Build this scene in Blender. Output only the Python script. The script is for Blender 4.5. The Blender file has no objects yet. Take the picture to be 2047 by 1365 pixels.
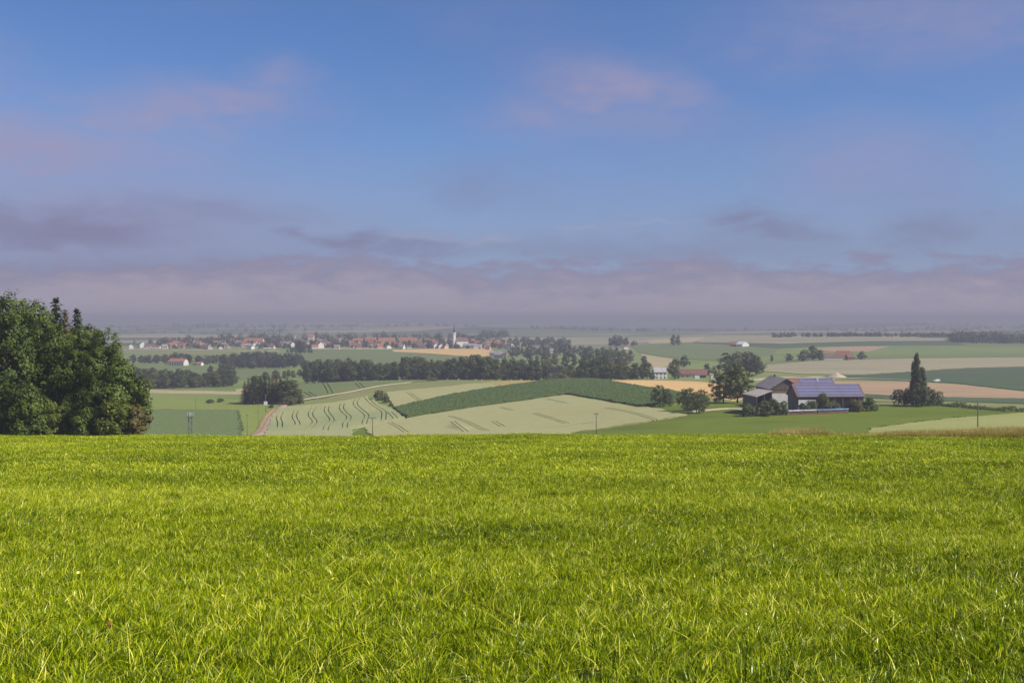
import bpy, bmesh, math, random
import numpy as np
from mathutils import Vector, Euler, geometry

scene = bpy.context.scene
COL = scene.collection
R = math.radians

# ------------------------------------------------------------------ camera
FOC = 2274.0            # focal length in pixels of a 2047 wide picture (40 mm)
CX, CY = 1023.5, 682.5
HOR = 638.0             # row of the true horizon
CAMZ = 1.7
PITCH = math.atan((CY - HOR) / FOC)
cam_d = bpy.data.cameras.new("camera")
cam_d.sensor_width = 36.0
cam_d.lens = 36.0 * FOC / 2047.0
cam_d.clip_start = 0.1
cam_d.clip_end = 40000
cam = bpy.data.objects.new("camera", cam_d)
COL.objects.link(cam)
cam.location = (0, 0, CAMZ)
cam.rotation_euler = (math.pi / 2 - PITCH, 0, 0)
scene.camera = cam

# ------------------------------------------------------------------ light
SUN_EL = R(44)
SUN_AZ = R(110)         # clockwise from the view direction (+Y): from the right, a little behind
sd = Vector((math.sin(SUN_AZ) * math.cos(SUN_EL), math.cos(SUN_AZ) * math.cos(SUN_EL), math.sin(SUN_EL)))
sun_d = bpy.data.lights.new("sun", 'SUN')
sun_d.energy = 5.0
sun_d.angle = R(0.5)
sun_d.color = (1.0, 0.93, 0.82)
sun = bpy.data.objects.new("sun", sun_d)
COL.objects.link(sun)
sun.rotation_euler = (-sd).to_track_quat('-Z', 'Y').to_euler()

# ------------------------------------------------------------------ world: Nishita sky with low morning cloud
SKY_STR = 0.10
EXPO = 0.35
world = bpy.data.worlds.new("World")
scene.world = world
world.use_nodes = True
wt = world.node_tree
wt.nodes.clear()

class NB:
    """tiny node-expression builder"""
    def __init__(self, tree):
        self.t = tree
    def node(self, typ, **kw):
        n = self.t.nodes.new(typ)
        for k, v in kw.items():
            setattr(n, k, v)
        return n
    def put(self, sock, v):
        if isinstance(v, bpy.types.NodeSocket):
            self.t.links.new(v, sock)
        elif v is not None:
            sock.default_value = v
    def m(self, op, a, b=None, c=None, clamp=False):
        n = self.node('ShaderNodeMath', operation=op)
        n.use_clamp = clamp
        self.put(n.inputs[0], a)
        if b is not None: self.put(n.inputs[1], b)
        if c is not None: self.put(n.inputs[2], c)
        return n.outputs[0]
    def mix(self, f, a, b, blend='MIX'):
        n = self.node('ShaderNodeMix', data_type='RGBA', blend_type=blend)
        n.clamp_factor = True
        self.put(n.inputs[0], f); self.put(n.inputs[6], a); self.put(n.inputs[7], b)
        return n.outputs[2]
    def noise(self, vec, scale, detail=4.0, rough=0.55, dist=0.0):
        n = self.node('ShaderNodeTexNoise')
        n.inputs['Scale'].default_value = scale
        n.inputs['Detail'].default_value = detail
        n.inputs['Roughness'].default_value = rough
        n.inputs['Distortion'].default_value = dist
        if vec is not None: self.t.links.new(vec, n.inputs['Vector'])
        return n.outputs['Fac']
    def maprange(self, v, a, b, c=0.0, d=1.0, smooth=False):
        n = self.node('ShaderNodeMapRange')
        if smooth: n.interpolation_type = 'SMOOTHSTEP'
        self.put(n.inputs[0], v)
        for i, x in enumerate((a, b, c, d)): self.put(n.inputs[1 + i], x)
        return n.outputs[0]
    def comb(self, x, y, z):
        n = self.node('ShaderNodeCombineXYZ')
        for i, v in enumerate((x, y, z)): self.put(n.inputs[i], v)
        return n.outputs[0]

def lin(r, g, b):
    f = lambda c: (c / 255 / 12.92) if c / 255 <= 0.04045 else ((c / 255 + 0.055) / 1.055) ** 2.4
    return (f(r), f(g), f(b), 1.0)

def build_world():
    nb = NB(wt)
    sky = nb.node('ShaderNodeTexSky')
    sky.sky_type = 'NISHITA'
    sky.sun_disc = False
    sky.sun_elevation = SUN_EL
    sky.sun_rotation = SUN_AZ
    sky.altitude = 500
    sky.air_density = 1.0
    sky.dust_density = 0.3
    sky.ozone_density = 2.5
    skyc = nb.mix(1.0, sky.outputs[0], (0.45, 0.60, 0.86, 1), 'MULTIPLY')
    tc = nb.node('ShaderNodeTexCoord')
    sep = nb.node('ShaderNodeSeparateXYZ')
    wt.links.new(tc.outputs['Generated'], sep.inputs[0])
    x, y, z = sep.outputs
    az0 = nb.m('ARCTAN2', x, y)
    el0 = nb.m('ARCSINE', z)
    flat = nb.comb(az0, nb.m('MULTIPLY', el0, 2.2), 0.0)
    n1 = nb.noise(flat, 7.0, 3.0, 0.6)
    n2 = nb.noise(nb.comb(nb.m('ADD', az0, 5.3), nb.m('MULTIPLY', el0, 2.2), 3.1), 11.0, 3.0, 0.6)
    n3 = nb.noise(nb.comb(az0, nb.m('MULTIPLY', el0, 3.0), 7.7), 34.0, 4.0, 0.62)
    az = nb.m('ADD', az0, nb.m('ADD', nb.m('MULTIPLY', nb.m('SUBTRACT', n1, 0.5), 0.13), nb.m('MULTIPLY', nb.m('SUBTRACT', n3, 0.5), 0.025)))
    el = nb.m('ADD', el0, nb.m('ADD', nb.m('MULTIPLY', nb.m('SUBTRACT', n2, 0.5), 0.05), nb.m('MULTIPLY', nb.m('SUBTRACT', n3, 0.5), 0.016)))
    def blobs(lst):
        tot = None
        for (px, row, sx, sy, s) in lst:
            a0 = math.atan((px - CX) / FOC)
            e0 = math.atan((HOR - row) / FOC * math.cos(a0))
            gx = nb.m('MULTIPLY', nb.m('SUBTRACT', az, a0), FOC / sx)
            gy = nb.m('MULTIPLY', nb.m('SUBTRACT', el, e0), FOC / sy)
            q = nb.m('MULTIPLY_ADD', gx, gx, nb.m('MULTIPLY', gy, gy))
            g = nb.m('MULTIPLY', nb.m('POWER', 2.718, nb.m('MULTIPLY', q, -0.8)), s)
            tot = g if tot is None else nb.m('MAXIMUM', tot, g)
        return tot
    soft = blobs([(40, 420, 420, 90, .45), (90, 300, 230, 60, .72), (300, 225, 170, 52, .62), (470, 205, 130, 40, .6), (570, 160, 60, 34, .45),
                  (1235, 170, 130, 42, .62), (1360, 200, 80, 35, .5), (1080, 235, 110, 45, .4), (1250, 240, 190, 45, .34),
                  (1730, 310, 150, 70, .36), (1850, 40, 300, 90, .42), (-300, 150, 260, 70, .5), (2500, 200, 300, 80, .5)])
    dark = blobs([(110, 455, 210, 34, .80), (120, 545, 420, 55, .5), (420, 430, 160, 22, .35), (1250, 505, 500, 22, .35), (580, 474, 38, 12, .6), (690, 482, 80, 16, .75), (820, 497, 120, 18, .6),
                  (1450, 437, 66, 20, .66), (1540, 470, 120, 24, .62), (1850, 462, 80, 26, .5), (940, 372, 100, 34, .3),
                  (2400, 440, 220, 34, .6), (-400, 430, 260, 40, .6)])
    white = blobs([(840, 480, 90, 6, .35), (955, 488, 60, 8, .45), (1170, 458, 40, 5, .25), (1290, 440, 60, 5, .25)])
    modl = nb.maprange(n3, 0.25, 0.75, 0.8, 1.4)
    soft = nb.m('MULTIPLY', soft, modl)
    # thin veil everywhere, thicker towards the horizon
    veil = nb.m('MULTIPLY', nb.maprange(nb.noise(flat, 3.2, 3.0, 0.55), 0.40, 0.70, 0.05, 0.34, True), nb.maprange(el0, 0.0, 0.9, 1.0, 0.3))
    low = nb.maprange(el0, 0.20, 0.03, 0.0, 0.72, True)
    c = skyc
    k = 1.0 / SKY_STR / 2 ** EXPO
    def col(r, g, b):
        l = lin(r, g, b); return (l[0] * k, l[1] * k, l[2] * k, 1)
    c = nb.mix(low, c, col(143, 154, 188))
    c = nb.mix(veil, c, col(140, 138, 178))
    c = nb.mix(soft, c, col(158, 154, 186))
    c = nb.mix(white, c, col(176, 176, 198))
    c = nb.mix(dark, c, col(128, 126, 158))
    # the fog bank lying over the far country
    top = nb.m('ADD', 0.050, nb.m('ADD', nb.m('MULTIPLY', nb.m('SUBTRACT', n1, 0.5), 0.065), nb.m('MULTIPLY', nb.m('SUBTRACT', n3, 0.5), 0.050)))
    d = nb.m('SUBTRACT', top, el0)
    bank = nb.maprange(d, -0.006, 0.011, 0.0, 0.90, True)
    bcol = nb.mix(nb.maprange(d, 0.0, 0.04, 0.0, 1.0, True), col(141, 138, 165), col(171, 161, 175))
    c = nb.mix(bank, c, bcol)
    bg = nb.node('ShaderNodeBackground')
    wt.links.new(c, bg.inputs['Color'])
    bg.inputs['Strength'].default_value = SKY_STR
    out = nb.node('ShaderNodeOutputWorld')
    wt.links.new(bg.outputs[0], out.inputs[0])
build_world()
world.cycles.sampling_method = 'MANUAL'
world.cycles.sample_map_resolution = 256

scene.view_settings.view_transform = 'Standard'
scene.view_settings.look = 'None'
scene.view_settings.exposure = EXPO
scene.view_settings.gamma = 1.0
scene.view_settings.use_curve_mapping = False
scene.render.engine = 'CYCLES'
scene.cycles.use_denoising = True
scene.cycles.max_bounces = 5
scene.cycles.diffuse_bounces = 3
scene.cycles.glossy_bounces = 2
scene.cycles.transmission_bounces = 3
scene.cycles.volume_bounces = 0
scene.cycles.transparent_max_bounces = 6
scene.cycles.use_adaptive_sampling = True
scene.cycles.adaptive_threshold = 0.02

# ------------------------------------------------------------------ pixel <-> world helpers
_c, _s = math.cos(PITCH), math.sin(PITCH)
def px_dir(px, row):
    """direction tangents (U = x/y, e = z/y) seen at a pixel of the photograph"""
    u = (np.asarray(px, float) - CX) / FOC
    v = (CY - np.asarray(row, float)) / FOC
    y = _c + v * _s
    return u / y, (v * _c - _s) / y
def row_e(row):
    return float(px_dir(CX, row)[1])
def px_u(px, row=700):
    return float(px_dir(px, row)[0])

# ------------------------------------------------------------------ terrain
S_MEADOW = 0.0758
FAR = [(3600, 671), (5000, 663), (7000, 656), (10000, 649), (14500, 645)]
COLS = {
  -250: [(62, 872), (75, 876), (120, 888), (200, 887), (300, 882), (420, 874), (500, 868), (630, 823), (760, 803), (950, 786), (1050, 779), (1350, 746), (1600, 730), (1950, 705), (2100, 698), (2350, 690), (2700, 680)],
  400: [(62, 872), (75, 876), (120, 888), (200, 887), (300, 882), (420, 875), (500, 868), (630, 822), (760, 802), (950, 785), (1050, 778), (1350, 746), (1600, 730), (1950, 704), (2100, 698), (2350, 690), (2700, 680)],
  560: [(62, 872), (75, 876), (120, 888), (200, 888), (300, 884), (440, 876), (530, 868), (610, 838), (690, 807), (800, 786), (950, 772), (1050, 768), (1350, 742), (1600, 731), (1950, 707), (2100, 698), (2350, 690), (2700, 680)],
  700: [(62, 872), (75, 876), (120, 888), (200, 888), (300, 884), (440, 876), (540, 866), (630, 830), (680, 808), (716, 797), (800, 779), (920, 762), (970, 757), (1060, 768), (1250, 745), (1450, 730), (1800, 710), (2100, 697), (2350, 688), (2700, 679)],
  900: [(62, 872), (75, 876), (120, 887), (200, 887), (300, 883), (430, 875), (520, 866), (600, 835), (690, 800), (770, 779), (860, 764), (940, 756), (1050, 769), (1250, 746), (1450, 729), (1800, 711), (2120, 697), (2350, 688), (2700, 679)],
  1150: [(62, 872), (75, 876), (120, 887), (200, 886), (300, 882), (410, 874), (490, 865), (555, 838), (650, 800), (745, 774), (820, 762), (880, 757), (960, 766), (1150, 750), (1350, 735), (1750, 716), (2150, 700), (2500, 689), (2900, 677)],
  1350: [(62, 872), (75, 876), (120, 886), (200, 885), (300, 880), (390, 873), (460, 863), (492, 841), (520, 825), (600, 800), (730, 775), (850, 762), (930, 757), (1150, 740), (1600, 715), (1900, 700), (2150, 690), (2500, 680), (2900, 672)],
  1600: [(62, 872), (75, 876), (120, 886), (200, 885), (300, 880), (390, 873), (455, 862), (488, 841), (522, 821), (620, 799), (760, 775), (830, 765), (960, 752), (1030, 745), (1250, 728), (1500, 712), (1750, 700), (2000, 690), (2300, 680), (2600, 672), (3000, 665)],
  1850: [(62, 872), (75, 876), (120, 886), (200, 885), (300, 880), (380, 873), (440, 862), (464, 850), (490, 835), (516, 821), (535, 812), (590, 800), (650, 790), (750, 775), (830, 765), (960, 752), (1100, 740), (1250, 728), (1450, 715), (1750, 700), (2000, 690), (2300, 680), (2600, 672), (3000, 666)],
  2060: [(62, 872), (75, 876), (120, 886), (200, 885), (300, 879), (370, 872), (430, 862), (460, 846), (480, 836), (505, 825), (535, 815), (600, 800), (720, 781), (780, 772), (950, 755), (1200, 735), (1500, 715), (1800, 700), (2150, 689), (2500, 678), (3000, 668)],
}
GU = np.arange(-0.72, 0.721, 0.01)
GL = np.arange(math.log(40), math.log(15000), 0.02)
def _build_table():
    us, tabs = [], []
    for px in sorted(COLS):
        kn = [k for k in COLS[px]] + [f for f in FAR if f[0] > COLS[px][-1][0] + 200]
        L = np.log([k[0] for k in kn])
        E = np.array([row_e(k[1]) for k in kn])
        v = np.interp(GL, L, E)
        near = GL < math.log(62)
        v[near] = -CAMZ / np.exp(GL[near]) - S_MEADOW
        us.append(px_u(px)); tabs.append(v)
    tabs = np.array(tabs)
    T = np.empty((len(GU), len(GL)))
    for j in range(len(GL)):
        T[:, j] = np.interp(GU, us, tabs[:, j])
    def smooth(A, sig, ax):
        r = int(3 * sig) + 1
        k = np.exp(-0.5 * (np.arange(-r, r + 1) / sig) ** 2); k /= k.sum()
        pad = [(0, 0), (0, 0)]; pad[ax] = (r, r)
        B = np.pad(A, pad, mode='edge')
        return np.apply_along_axis(lambda v: np.convolve(v, k, mode='valid'), ax, B)
    T = smooth(T, 4.0, 0)
    S = smooth(T, 2.0, 1)
    w = np.clip((GL - math.log(60)) / 0.25, 0, 1)[None, :]
    E = T * (1 - w) + S * w
    # far country: low overlapping hills
    U2, L2 = np.meshgrid(GU, GL, indexing='ij')
    amp = 0.0030 * np.clip((L2 - math.log(2900)) / 0.5, 0, 1)
    hills = np.sin(U2 * 11 + 3.1 * np.sin(L2 * 3.0) + 0.7) * 0.55 + np.sin(U2 * 27 + L2 * 9.0) * 0.30 + np.sin(L2 * 14.0 + U2 * 6.0) * 0.55
    return E + amp * hills
TAB = _build_table()
def ground_z(x, y):
    x = np.asarray(x, float); y = np.asarray(y, float)
    yy = np.maximum(y, 41.0)
    u = np.clip(x / yy, GU[0] + 1e-6, GU[-1] - 1e-6)
    l = np.clip(np.log(yy), GL[0], GL[-1] - 1e-6)
    fu = (u - GU[0]) / 0.01; fl = (l - GL[0]) / 0.02
    iu = np.clip(fu.astype(int), 0, len(GU) - 2); il = np.clip(fl.astype(int), 0, len(GL) - 2)
    a = fu - iu; b = fl - il
    e = (TAB[iu, il] * (1 - a) * (1 - b) + TAB[iu + 1, il] * a * (1 - b) + TAB[iu, il + 1] * (1 - a) * b + TAB[iu + 1, il + 1] * a * b)
    zf = CAMZ + e * yy
    zn = np.where(y < 0, S_MEADOW * 20 * (1 - np.exp(np.minimum(y, 0) / 20)), -S_MEADOW * y)
    w = np.clip((y - 50) / 10, 0, 1); w = w * w * (3 - 2 * w)
    z = zn * (1 - w) + zf * w
    bump = 0.05 * np.sin(x * 0.7 + 1.3) * np.sin(y * 0.55) + 0.03 * np.sin(x * 1.7 + y * 0.9)
    crest = 0.05 * np.sin(x * 0.13 + 0.5) + 0.035 * np.sin(x * 0.37 + 2.0) + 0.02 * np.sin(x * 0.9)
    return z + bump * np.clip(1 - y / 90, 0, 1) + crest * np.clip(1 - np.abs(y - 64) / 26, 0, 1)
def gz(x, y):
    return float(ground_z(np.array([x]), np.array([y]))[0])
_LD = np.exp(np.arange(math.log(150), math.log(14500), 0.004))
def hit(px, row):
    """first point of the ground, beyond the near meadow, on the line of sight"""
    u, e = px_dir(px, row); u = float(u); e = float(e)
    z = ground_z(u * _LD, _LD)
    ray = CAMZ + e * _LD
    k = np.nonzero(z >= ray)[0]
    i = int(k[0]) if len(k) else len(_LD) - 1
    if i == 0:
        return (u * _LD[0], _LD[0])
    d0 = z[i - 1] - ray[i - 1]; d1 = z[i] - ray[i]
    t = d0 / (d0 - d1) if d1 != d0 else 0
    D = _LD[i - 1] + t * (_LD[i] - _LD[i - 1])
    return (u * D, D)
def at(px, D, row=740):
    u = float(px_dir(px, row)[0])
    return (u * D, D)

# ------------------------------------------------------------------ object helpers
def tag(o, label=None, cat=None, group=None, kind=None):
    if label: o["label"] = label
    if cat: o["category"] = cat
    if group: o["group"] = group
    if kind: o["kind"] = kind
    return o
def link(name, data, parent=None, loc=(0, 0, 0), rot=(0, 0, 0), scl=(1, 1, 1)):
    o = bpy.data.objects.new(name, data)
    COL.objects.link(o)
    o.parent = parent
    o.location = loc; o.rotation_euler = rot; o.scale = scl
    return o
def empty(name, loc, rz=0.0, scl=(1, 1, 1)):
    o = link(name, None, None, loc, (0, 0, rz), scl)
    o.empty_display_size = 0.3
    return o
def mesh_np(name, V, F, mats=(), smooth=False, attrs=None):
    """mesh from a vertex array and an (n,k) face array, fast"""
    me = bpy.data.meshes.new(name)
    V = np.ascontiguousarray(V, dtype=np.float32).reshape(-1, 3)
    F = np.ascontiguousarray(F, dtype=np.int32)
    n, k = F.shape
    me.vertices.add(len(V)); me.vertices.foreach_set("co", V.ravel())
    me.loops.add(n * k); me.loops.foreach_set("vertex_index", F.ravel())
    me.polygons.add(n)
    me.polygons.foreach_set("loop_start", np.arange(0, n * k, k, dtype=np.int32))
    me.polygons.foreach_set("loop_total", np.full(n, k, dtype=np.int32))
    if smooth:
        me.polygons.foreach_set("use_smooth", np.ones(n, dtype=bool))
    for m in mats: me.materials.append(m)
    if attrs:
        for an, arr in attrs.items():
            a = me.attributes.new(an, 'FLOAT', 'POINT')
            a.data.foreach_set("value", np.ascontiguousarray(arr, dtype=np.float32))
    me.update(calc_edges=True)
    return me
class MB:
    """collects simple solids into one mesh"""
    def __init__(self):
        self.v = []; self.f = []
    def add(self, vs, fs):
        b = len(self.v)
        self.v += [tuple(p) for p in vs]
        self.f += [tuple(i + b for i in f) for f in fs]
        return self
    def box(self, x0, x1, y0, y1, z0, z1):
        return self.add([(x0, y0, z0), (x1, y0, z0), (x1, y1, z0), (x0, y1, z0), (x0, y0, z1), (x1, y0, z1), (x1, y1, z1), (x0, y1, z1)],
                        [(3, 2, 1, 0), (4, 5, 6, 7), (0, 1, 5, 4), (1, 2, 6, 5), (2, 3, 7, 6), (3, 0, 4, 7)])
    def slab(self, q, n, t):
        """a quad given thickness t along -n"""
        q = [Vector(p) for p in q]; n = Vector(n).normalized() * t
        vs = q + [p - n for p in q]
        return self.add(vs, [(0, 1, 2, 3), (7, 6, 5, 4), (0, 4, 5, 1), (1, 5, 6, 2), (2, 6, 7, 3), (3, 7, 4, 0)])
    def tube(self, pts, rad, seg=6, cap=True):
        pts = [Vector(p) for p in pts]
        b = len(self.v)
        for i, p in enumerate(pts):
            d = (pts[min(i + 1, len(pts) - 1)] - pts[max(i - 1, 0)]).normalized()
            a = d.orthogonal().normalized() if abs(d.z) < 0.95 else Vector((1, 0, 0))
            a = (a - d * a.dot(d)).normalized(); c = d.cross(a)
            r = rad[i] if isinstance(rad, (list, tuple)) else rad
            for k in range(seg):
                t = 2 * math.pi * k / seg
                self.v.append(tuple(p + a * (r * math.cos(t)) + c * (r * math.sin(t))))
        for i in range(len(pts) - 1):
            for k in range(seg):
                k2 = (k + 1) % seg
                self.f.append((b + i * seg + k, b + i * seg + k2, b + (i + 1) * seg + k2, b + (i + 1) * seg + k))
        if cap:
            self.f.append(tuple(b + k for k in range(seg))[::-1])
            self.f.append(tuple(b + (len(pts) - 1) * seg + k for k in range(seg)))
        return self
    def mesh(self, name, mat, smooth=False):
        me = bpy.data.meshes.new(name)
        me.from_pydata(self.v, [], self.f)
        if mat: me.materials.append(mat)
        if smooth:
            me.polygons.foreach_set("use_smooth", np.ones(len(me.polygons), dtype=bool))
        me.update()
        return me
    def build(self, name, mat, parent=None, smooth=False, **kw):
        return link(name, self.mesh(name, mat, smooth), parent, **kw)

# ------------------------------------------------------------------ materials
def base_mat(name, rough=0.8, spec=0.25):
    m = bpy.data.materials.new(name)
    m.use_nodes = True
    t = m.node_tree
    b = t.nodes['Principled BSDF']
    b.inputs['Roughness'].default_value = rough
    b.inputs['Specular IOR Level'].default_value = spec
    return m, t, b, NB(t)
def mat_noise(name, c1, c2, scale, rough=0.85, spec=0.2, c3=None, scale2=None, f3=0.5, stretch=(1, 1, 1), bump=0.0, bscale=None, rot=0.0, bdist=0.3):
    """two-colour noise, a third colour in larger patches, in world metres"""
    m, t, b, nb = base_mat(name, rough, spec)
    g = nb.node('ShaderNodeNewGeometry')
    mp = nb.node('ShaderNodeMapping')
    mp.inputs['Scale'].default_value = stretch
    mp.inputs['Rotation'].default_value = (0, 0, rot)
    t.links.new(g.outputs['Position'], mp.inputs['Vector'])
    v = mp.outputs[0]
    f = nb.maprange(nb.noise(v, scale, 5.0, 0.62), 0.32, 0.68)
    c = nb.mix(f, (*c1, 1), (*c2, 1))
    if c3:
        f2 = nb.maprange(nb.noise(v, scale2, 3.0, 0.55), 0.45, 0.72, 0.0, f3, True)
        c = nb.mix(f2, c, (*c3, 1))
    t.links.new(c, b.inputs['Base Color'])
    if bump:
        bn = nb.node('ShaderNodeBump')
        bn.inputs['Strength'].default_value = bump
        bn.inputs['Distance'].default_value = bdist
        t.links.new(nb.noise(v, bscale or scale * 3, 4.0, 0.65), bn.inputs['Height'])
        t.links.new(bn.outputs[0], b.inputs['Normal'])
    return m
def mat_leaf(name, c_lo, c_hi, c_alt=None, alt=0.15, trans=0.35, rough=0.55, spec=0.3):
    """foliage: colour varies leaf cluster by leaf cluster (attribute tint) and tree by tree"""
    m, t, b, nb = base_mat(name, rough, spec)
    a = nb.node('ShaderNodeAttribute'); a.attribute_name = 'tint'
    oi = nb.node('ShaderNodeObjectInfo')
    f = nb.m('ADD', nb.m('MULTIPLY', a.outputs['Fac'], 0.75), nb.m('MULTIPLY', oi.outputs['Random'], 0.35), clamp=True)
    c = nb.mix(f, (*c_lo, 1), (*c_hi, 1))
    if c_alt:
        f2 = nb.maprange(oi.outputs['Random'], 1 - alt - 0.15, 1 - alt + 0.05, 0, 0.7)
        c = nb.mix(f2, c, (*c_alt, 1))
    t.links.new(c, b.inputs['Base Color'])
    tr = nb.node('ShaderNodeBsdfTranslucent')
    t.links.new(nb.mix(1.0, c, (1.0, 1.0, 0.55, 1), 'MULTIPLY'), tr.inputs['Color'])
    mx = nb.node('ShaderNodeMixShader'); mx.inputs[0].default_value = trans
    t.links.new(b.outputs[0], mx.inputs[1]); t.links.new(tr.outputs[0], mx.inputs[2])
    t.links.new(mx.outputs[0], t.nodes['Material Output'].inputs['Surface'])
    return m
# ------------------------------------------------------------------ ground
M = {}
def ground_material():
    m, t, b, nb = base_mat("ground_fields", 0.9, 0.15)
    g = nb.node('ShaderNodeNewGeometry')
    pos = g.outputs['Position']
    mp = nb.node('ShaderNodeMapping'); mp.inputs['Scale'].default_value = (0.0016, 0.0034, 0.0)
    mp.inputs['Rotation'].default_value = (0, 0, 0.25)
    t.links.new(pos, mp.inputs['Vector'])
    vo = nb.node('ShaderNodeTexVoronoi'); vo.inputs['Scale'].default_value = 1.0
    vo.inputs['Randomness'].default_value = 0.8
    t.links.new(mp.outputs[0], vo.inputs['Vector'])
    sp = nb.node('ShaderNodeSeparateColor'); t.links.new(vo.outputs['Color'], sp.inputs[0])
    ramp = nb.node('ShaderNodeValToRGB')
    ramp.color_ramp.interpolation = 'CONSTANT'
    els = ramp.color_ramp.elements
    cols = [(0.0, (.10, .13, .06)), (.22, (.18, .20, .10)), (.40, (.26, .25, .15)), (.55, (.07, .10, .05)), (.68, (.36, .28, .18)), (.82, (.13, .17, .08)), (.93, (.30, .26, .17))]
    els[0].position = 0; els[0].color = (*cols[0][1], 1)
    els[1].position = cols[1][0]; els[1].color = (*cols[1][1], 1)
    for p, c in cols[2:]:
        e = els.new(p); e.color = (*c, 1)
    t.links.new(sp.outputs[0], ramp.inputs[0])
    n = nb.noise(pos, 0.012, 5.0, 0.6)
    n2 = nb.noise(pos, 0.25, 4.0, 0.6)
    near = nb.mix(nb.maprange(n, .35, .65), (.145, .20, .05, 1), (.22, .25, .075, 1))
    near = nb.mix(nb.maprange(n2, .3, .7, 0, .35), near, (.10, .14, .035, 1))
    sx = nb.node('ShaderNodeSeparateXYZ'); t.links.new(pos, sx.inputs[0])
    f = nb.maprange(sx.outputs[1], 1900, 2300, 0, 1)
    c = nb.mix(f, near, ramp.outputs[0])
    t.links.new(c, b.inputs['Base Color'])
    return m
M['ground'] = ground_material()
def build_ground():
    ys = np.concatenate([np.linspace(-260, 0, 22)[:-1], np.linspace(0, 130, 66)[:-1], np.exp(np.linspace(math.log(130), math.log(14500), 340))])
    s = np.linspace(-1, 1, 221)
    W = np.maximum(170.0, 0.62 * ys + 140)
    X = s[None, :] * W[:, None]
    Y = np.repeat(ys[:, None], len(s), 1)
    Z = ground_z(X, Y) - 0.35 * np.clip((92 - Y) / 6, 0, 1)      # the meadow sheet covers this part
    V = np.stack([X, Y, Z], -1).reshape(-1, 3)
    nr, nc = len(ys), len(s)
    i = np.arange(nr - 1)[:, None] * nc + np.arange(nc - 1)[None, :]
    F = np.stack([i, i + 1, i + nc + 1, i + nc], -1).reshape(-1, 4)
    o = link("ground", mesh_np("ground", V, F, [M['ground']], True))
    tag(o, "rolling farmland in olive and pale green patches reaching into the haze", "ground", kind="structure")
build_ground()

# ------------------------------------------------------------------ fields draped over the ground
def in_poly(P, poly):
    poly = np.asarray(poly); x, y = P[:, 0], P[:, 1]
    r = np.zeros(len(P), bool)
    j = len(poly) - 1
    for i in range(len(poly)):
        xi, yi = poly[i]; xj, yj = poly[j]
        if yi != yj:
            c = ((yi > y) != (yj > y)) & (x < (xj - xi) * (y - yi) / (yj - yi) + xi)
            r ^= c
        j = i
    return r
def seg_dist(P, line):
    d = np.full(len(P), 1e9)
    for a, b in zip(line[:-1], line[1:]):
        a = np.array(a); b = np.array(b); ab = b - a
        t = np.clip(((P - a) @ ab) / max(ab @ ab, 1e-9), 0, 1)
        d = np.minimum(d, np.linalg.norm(P - (a + t[:, None] * ab), axis=1))
    return d
def smooth_line(pts, n=4):
    """Catmull-Rom through the points"""
    p = [np.array(q, float) for q in pts]
    if len(p) < 3: return p
    q = [2 * p[0] - p[1]] + p + [2 * p[-1] - p[-2]]
    out = []
    for i in range(1, len(q) - 2):
        for k in range(n):
            t = k / n
            out.append(0.5 * ((2 * q[i]) + (-q[i - 1] + q[i + 1]) * t + (2 * q[i - 1] - 5 * q[i] + 4 * q[i + 1] - q[i + 2]) * t * t + (-q[i - 1] + 3 * q[i] - 3 * q[i + 1] + q[i + 2]) * t ** 3))
    out.append(p[-1])
    return out
def offset_line(line, d):
    out = []
    for i, p in enumerate(line):
        a = line[max(i - 1, 0)]; b = line[min(i + 1, len(line) - 1)]
        t = b - a; t = t / max(np.linalg.norm(t), 1e-9)
        out.append(p + np.array([-t[1], t[0]]) * d)
    return out
def wpt(q):
    return at(q[0], q[2], q[1] if q[1] else 740) if len(q) == 3 else hit(q[0], q[1])
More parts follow.
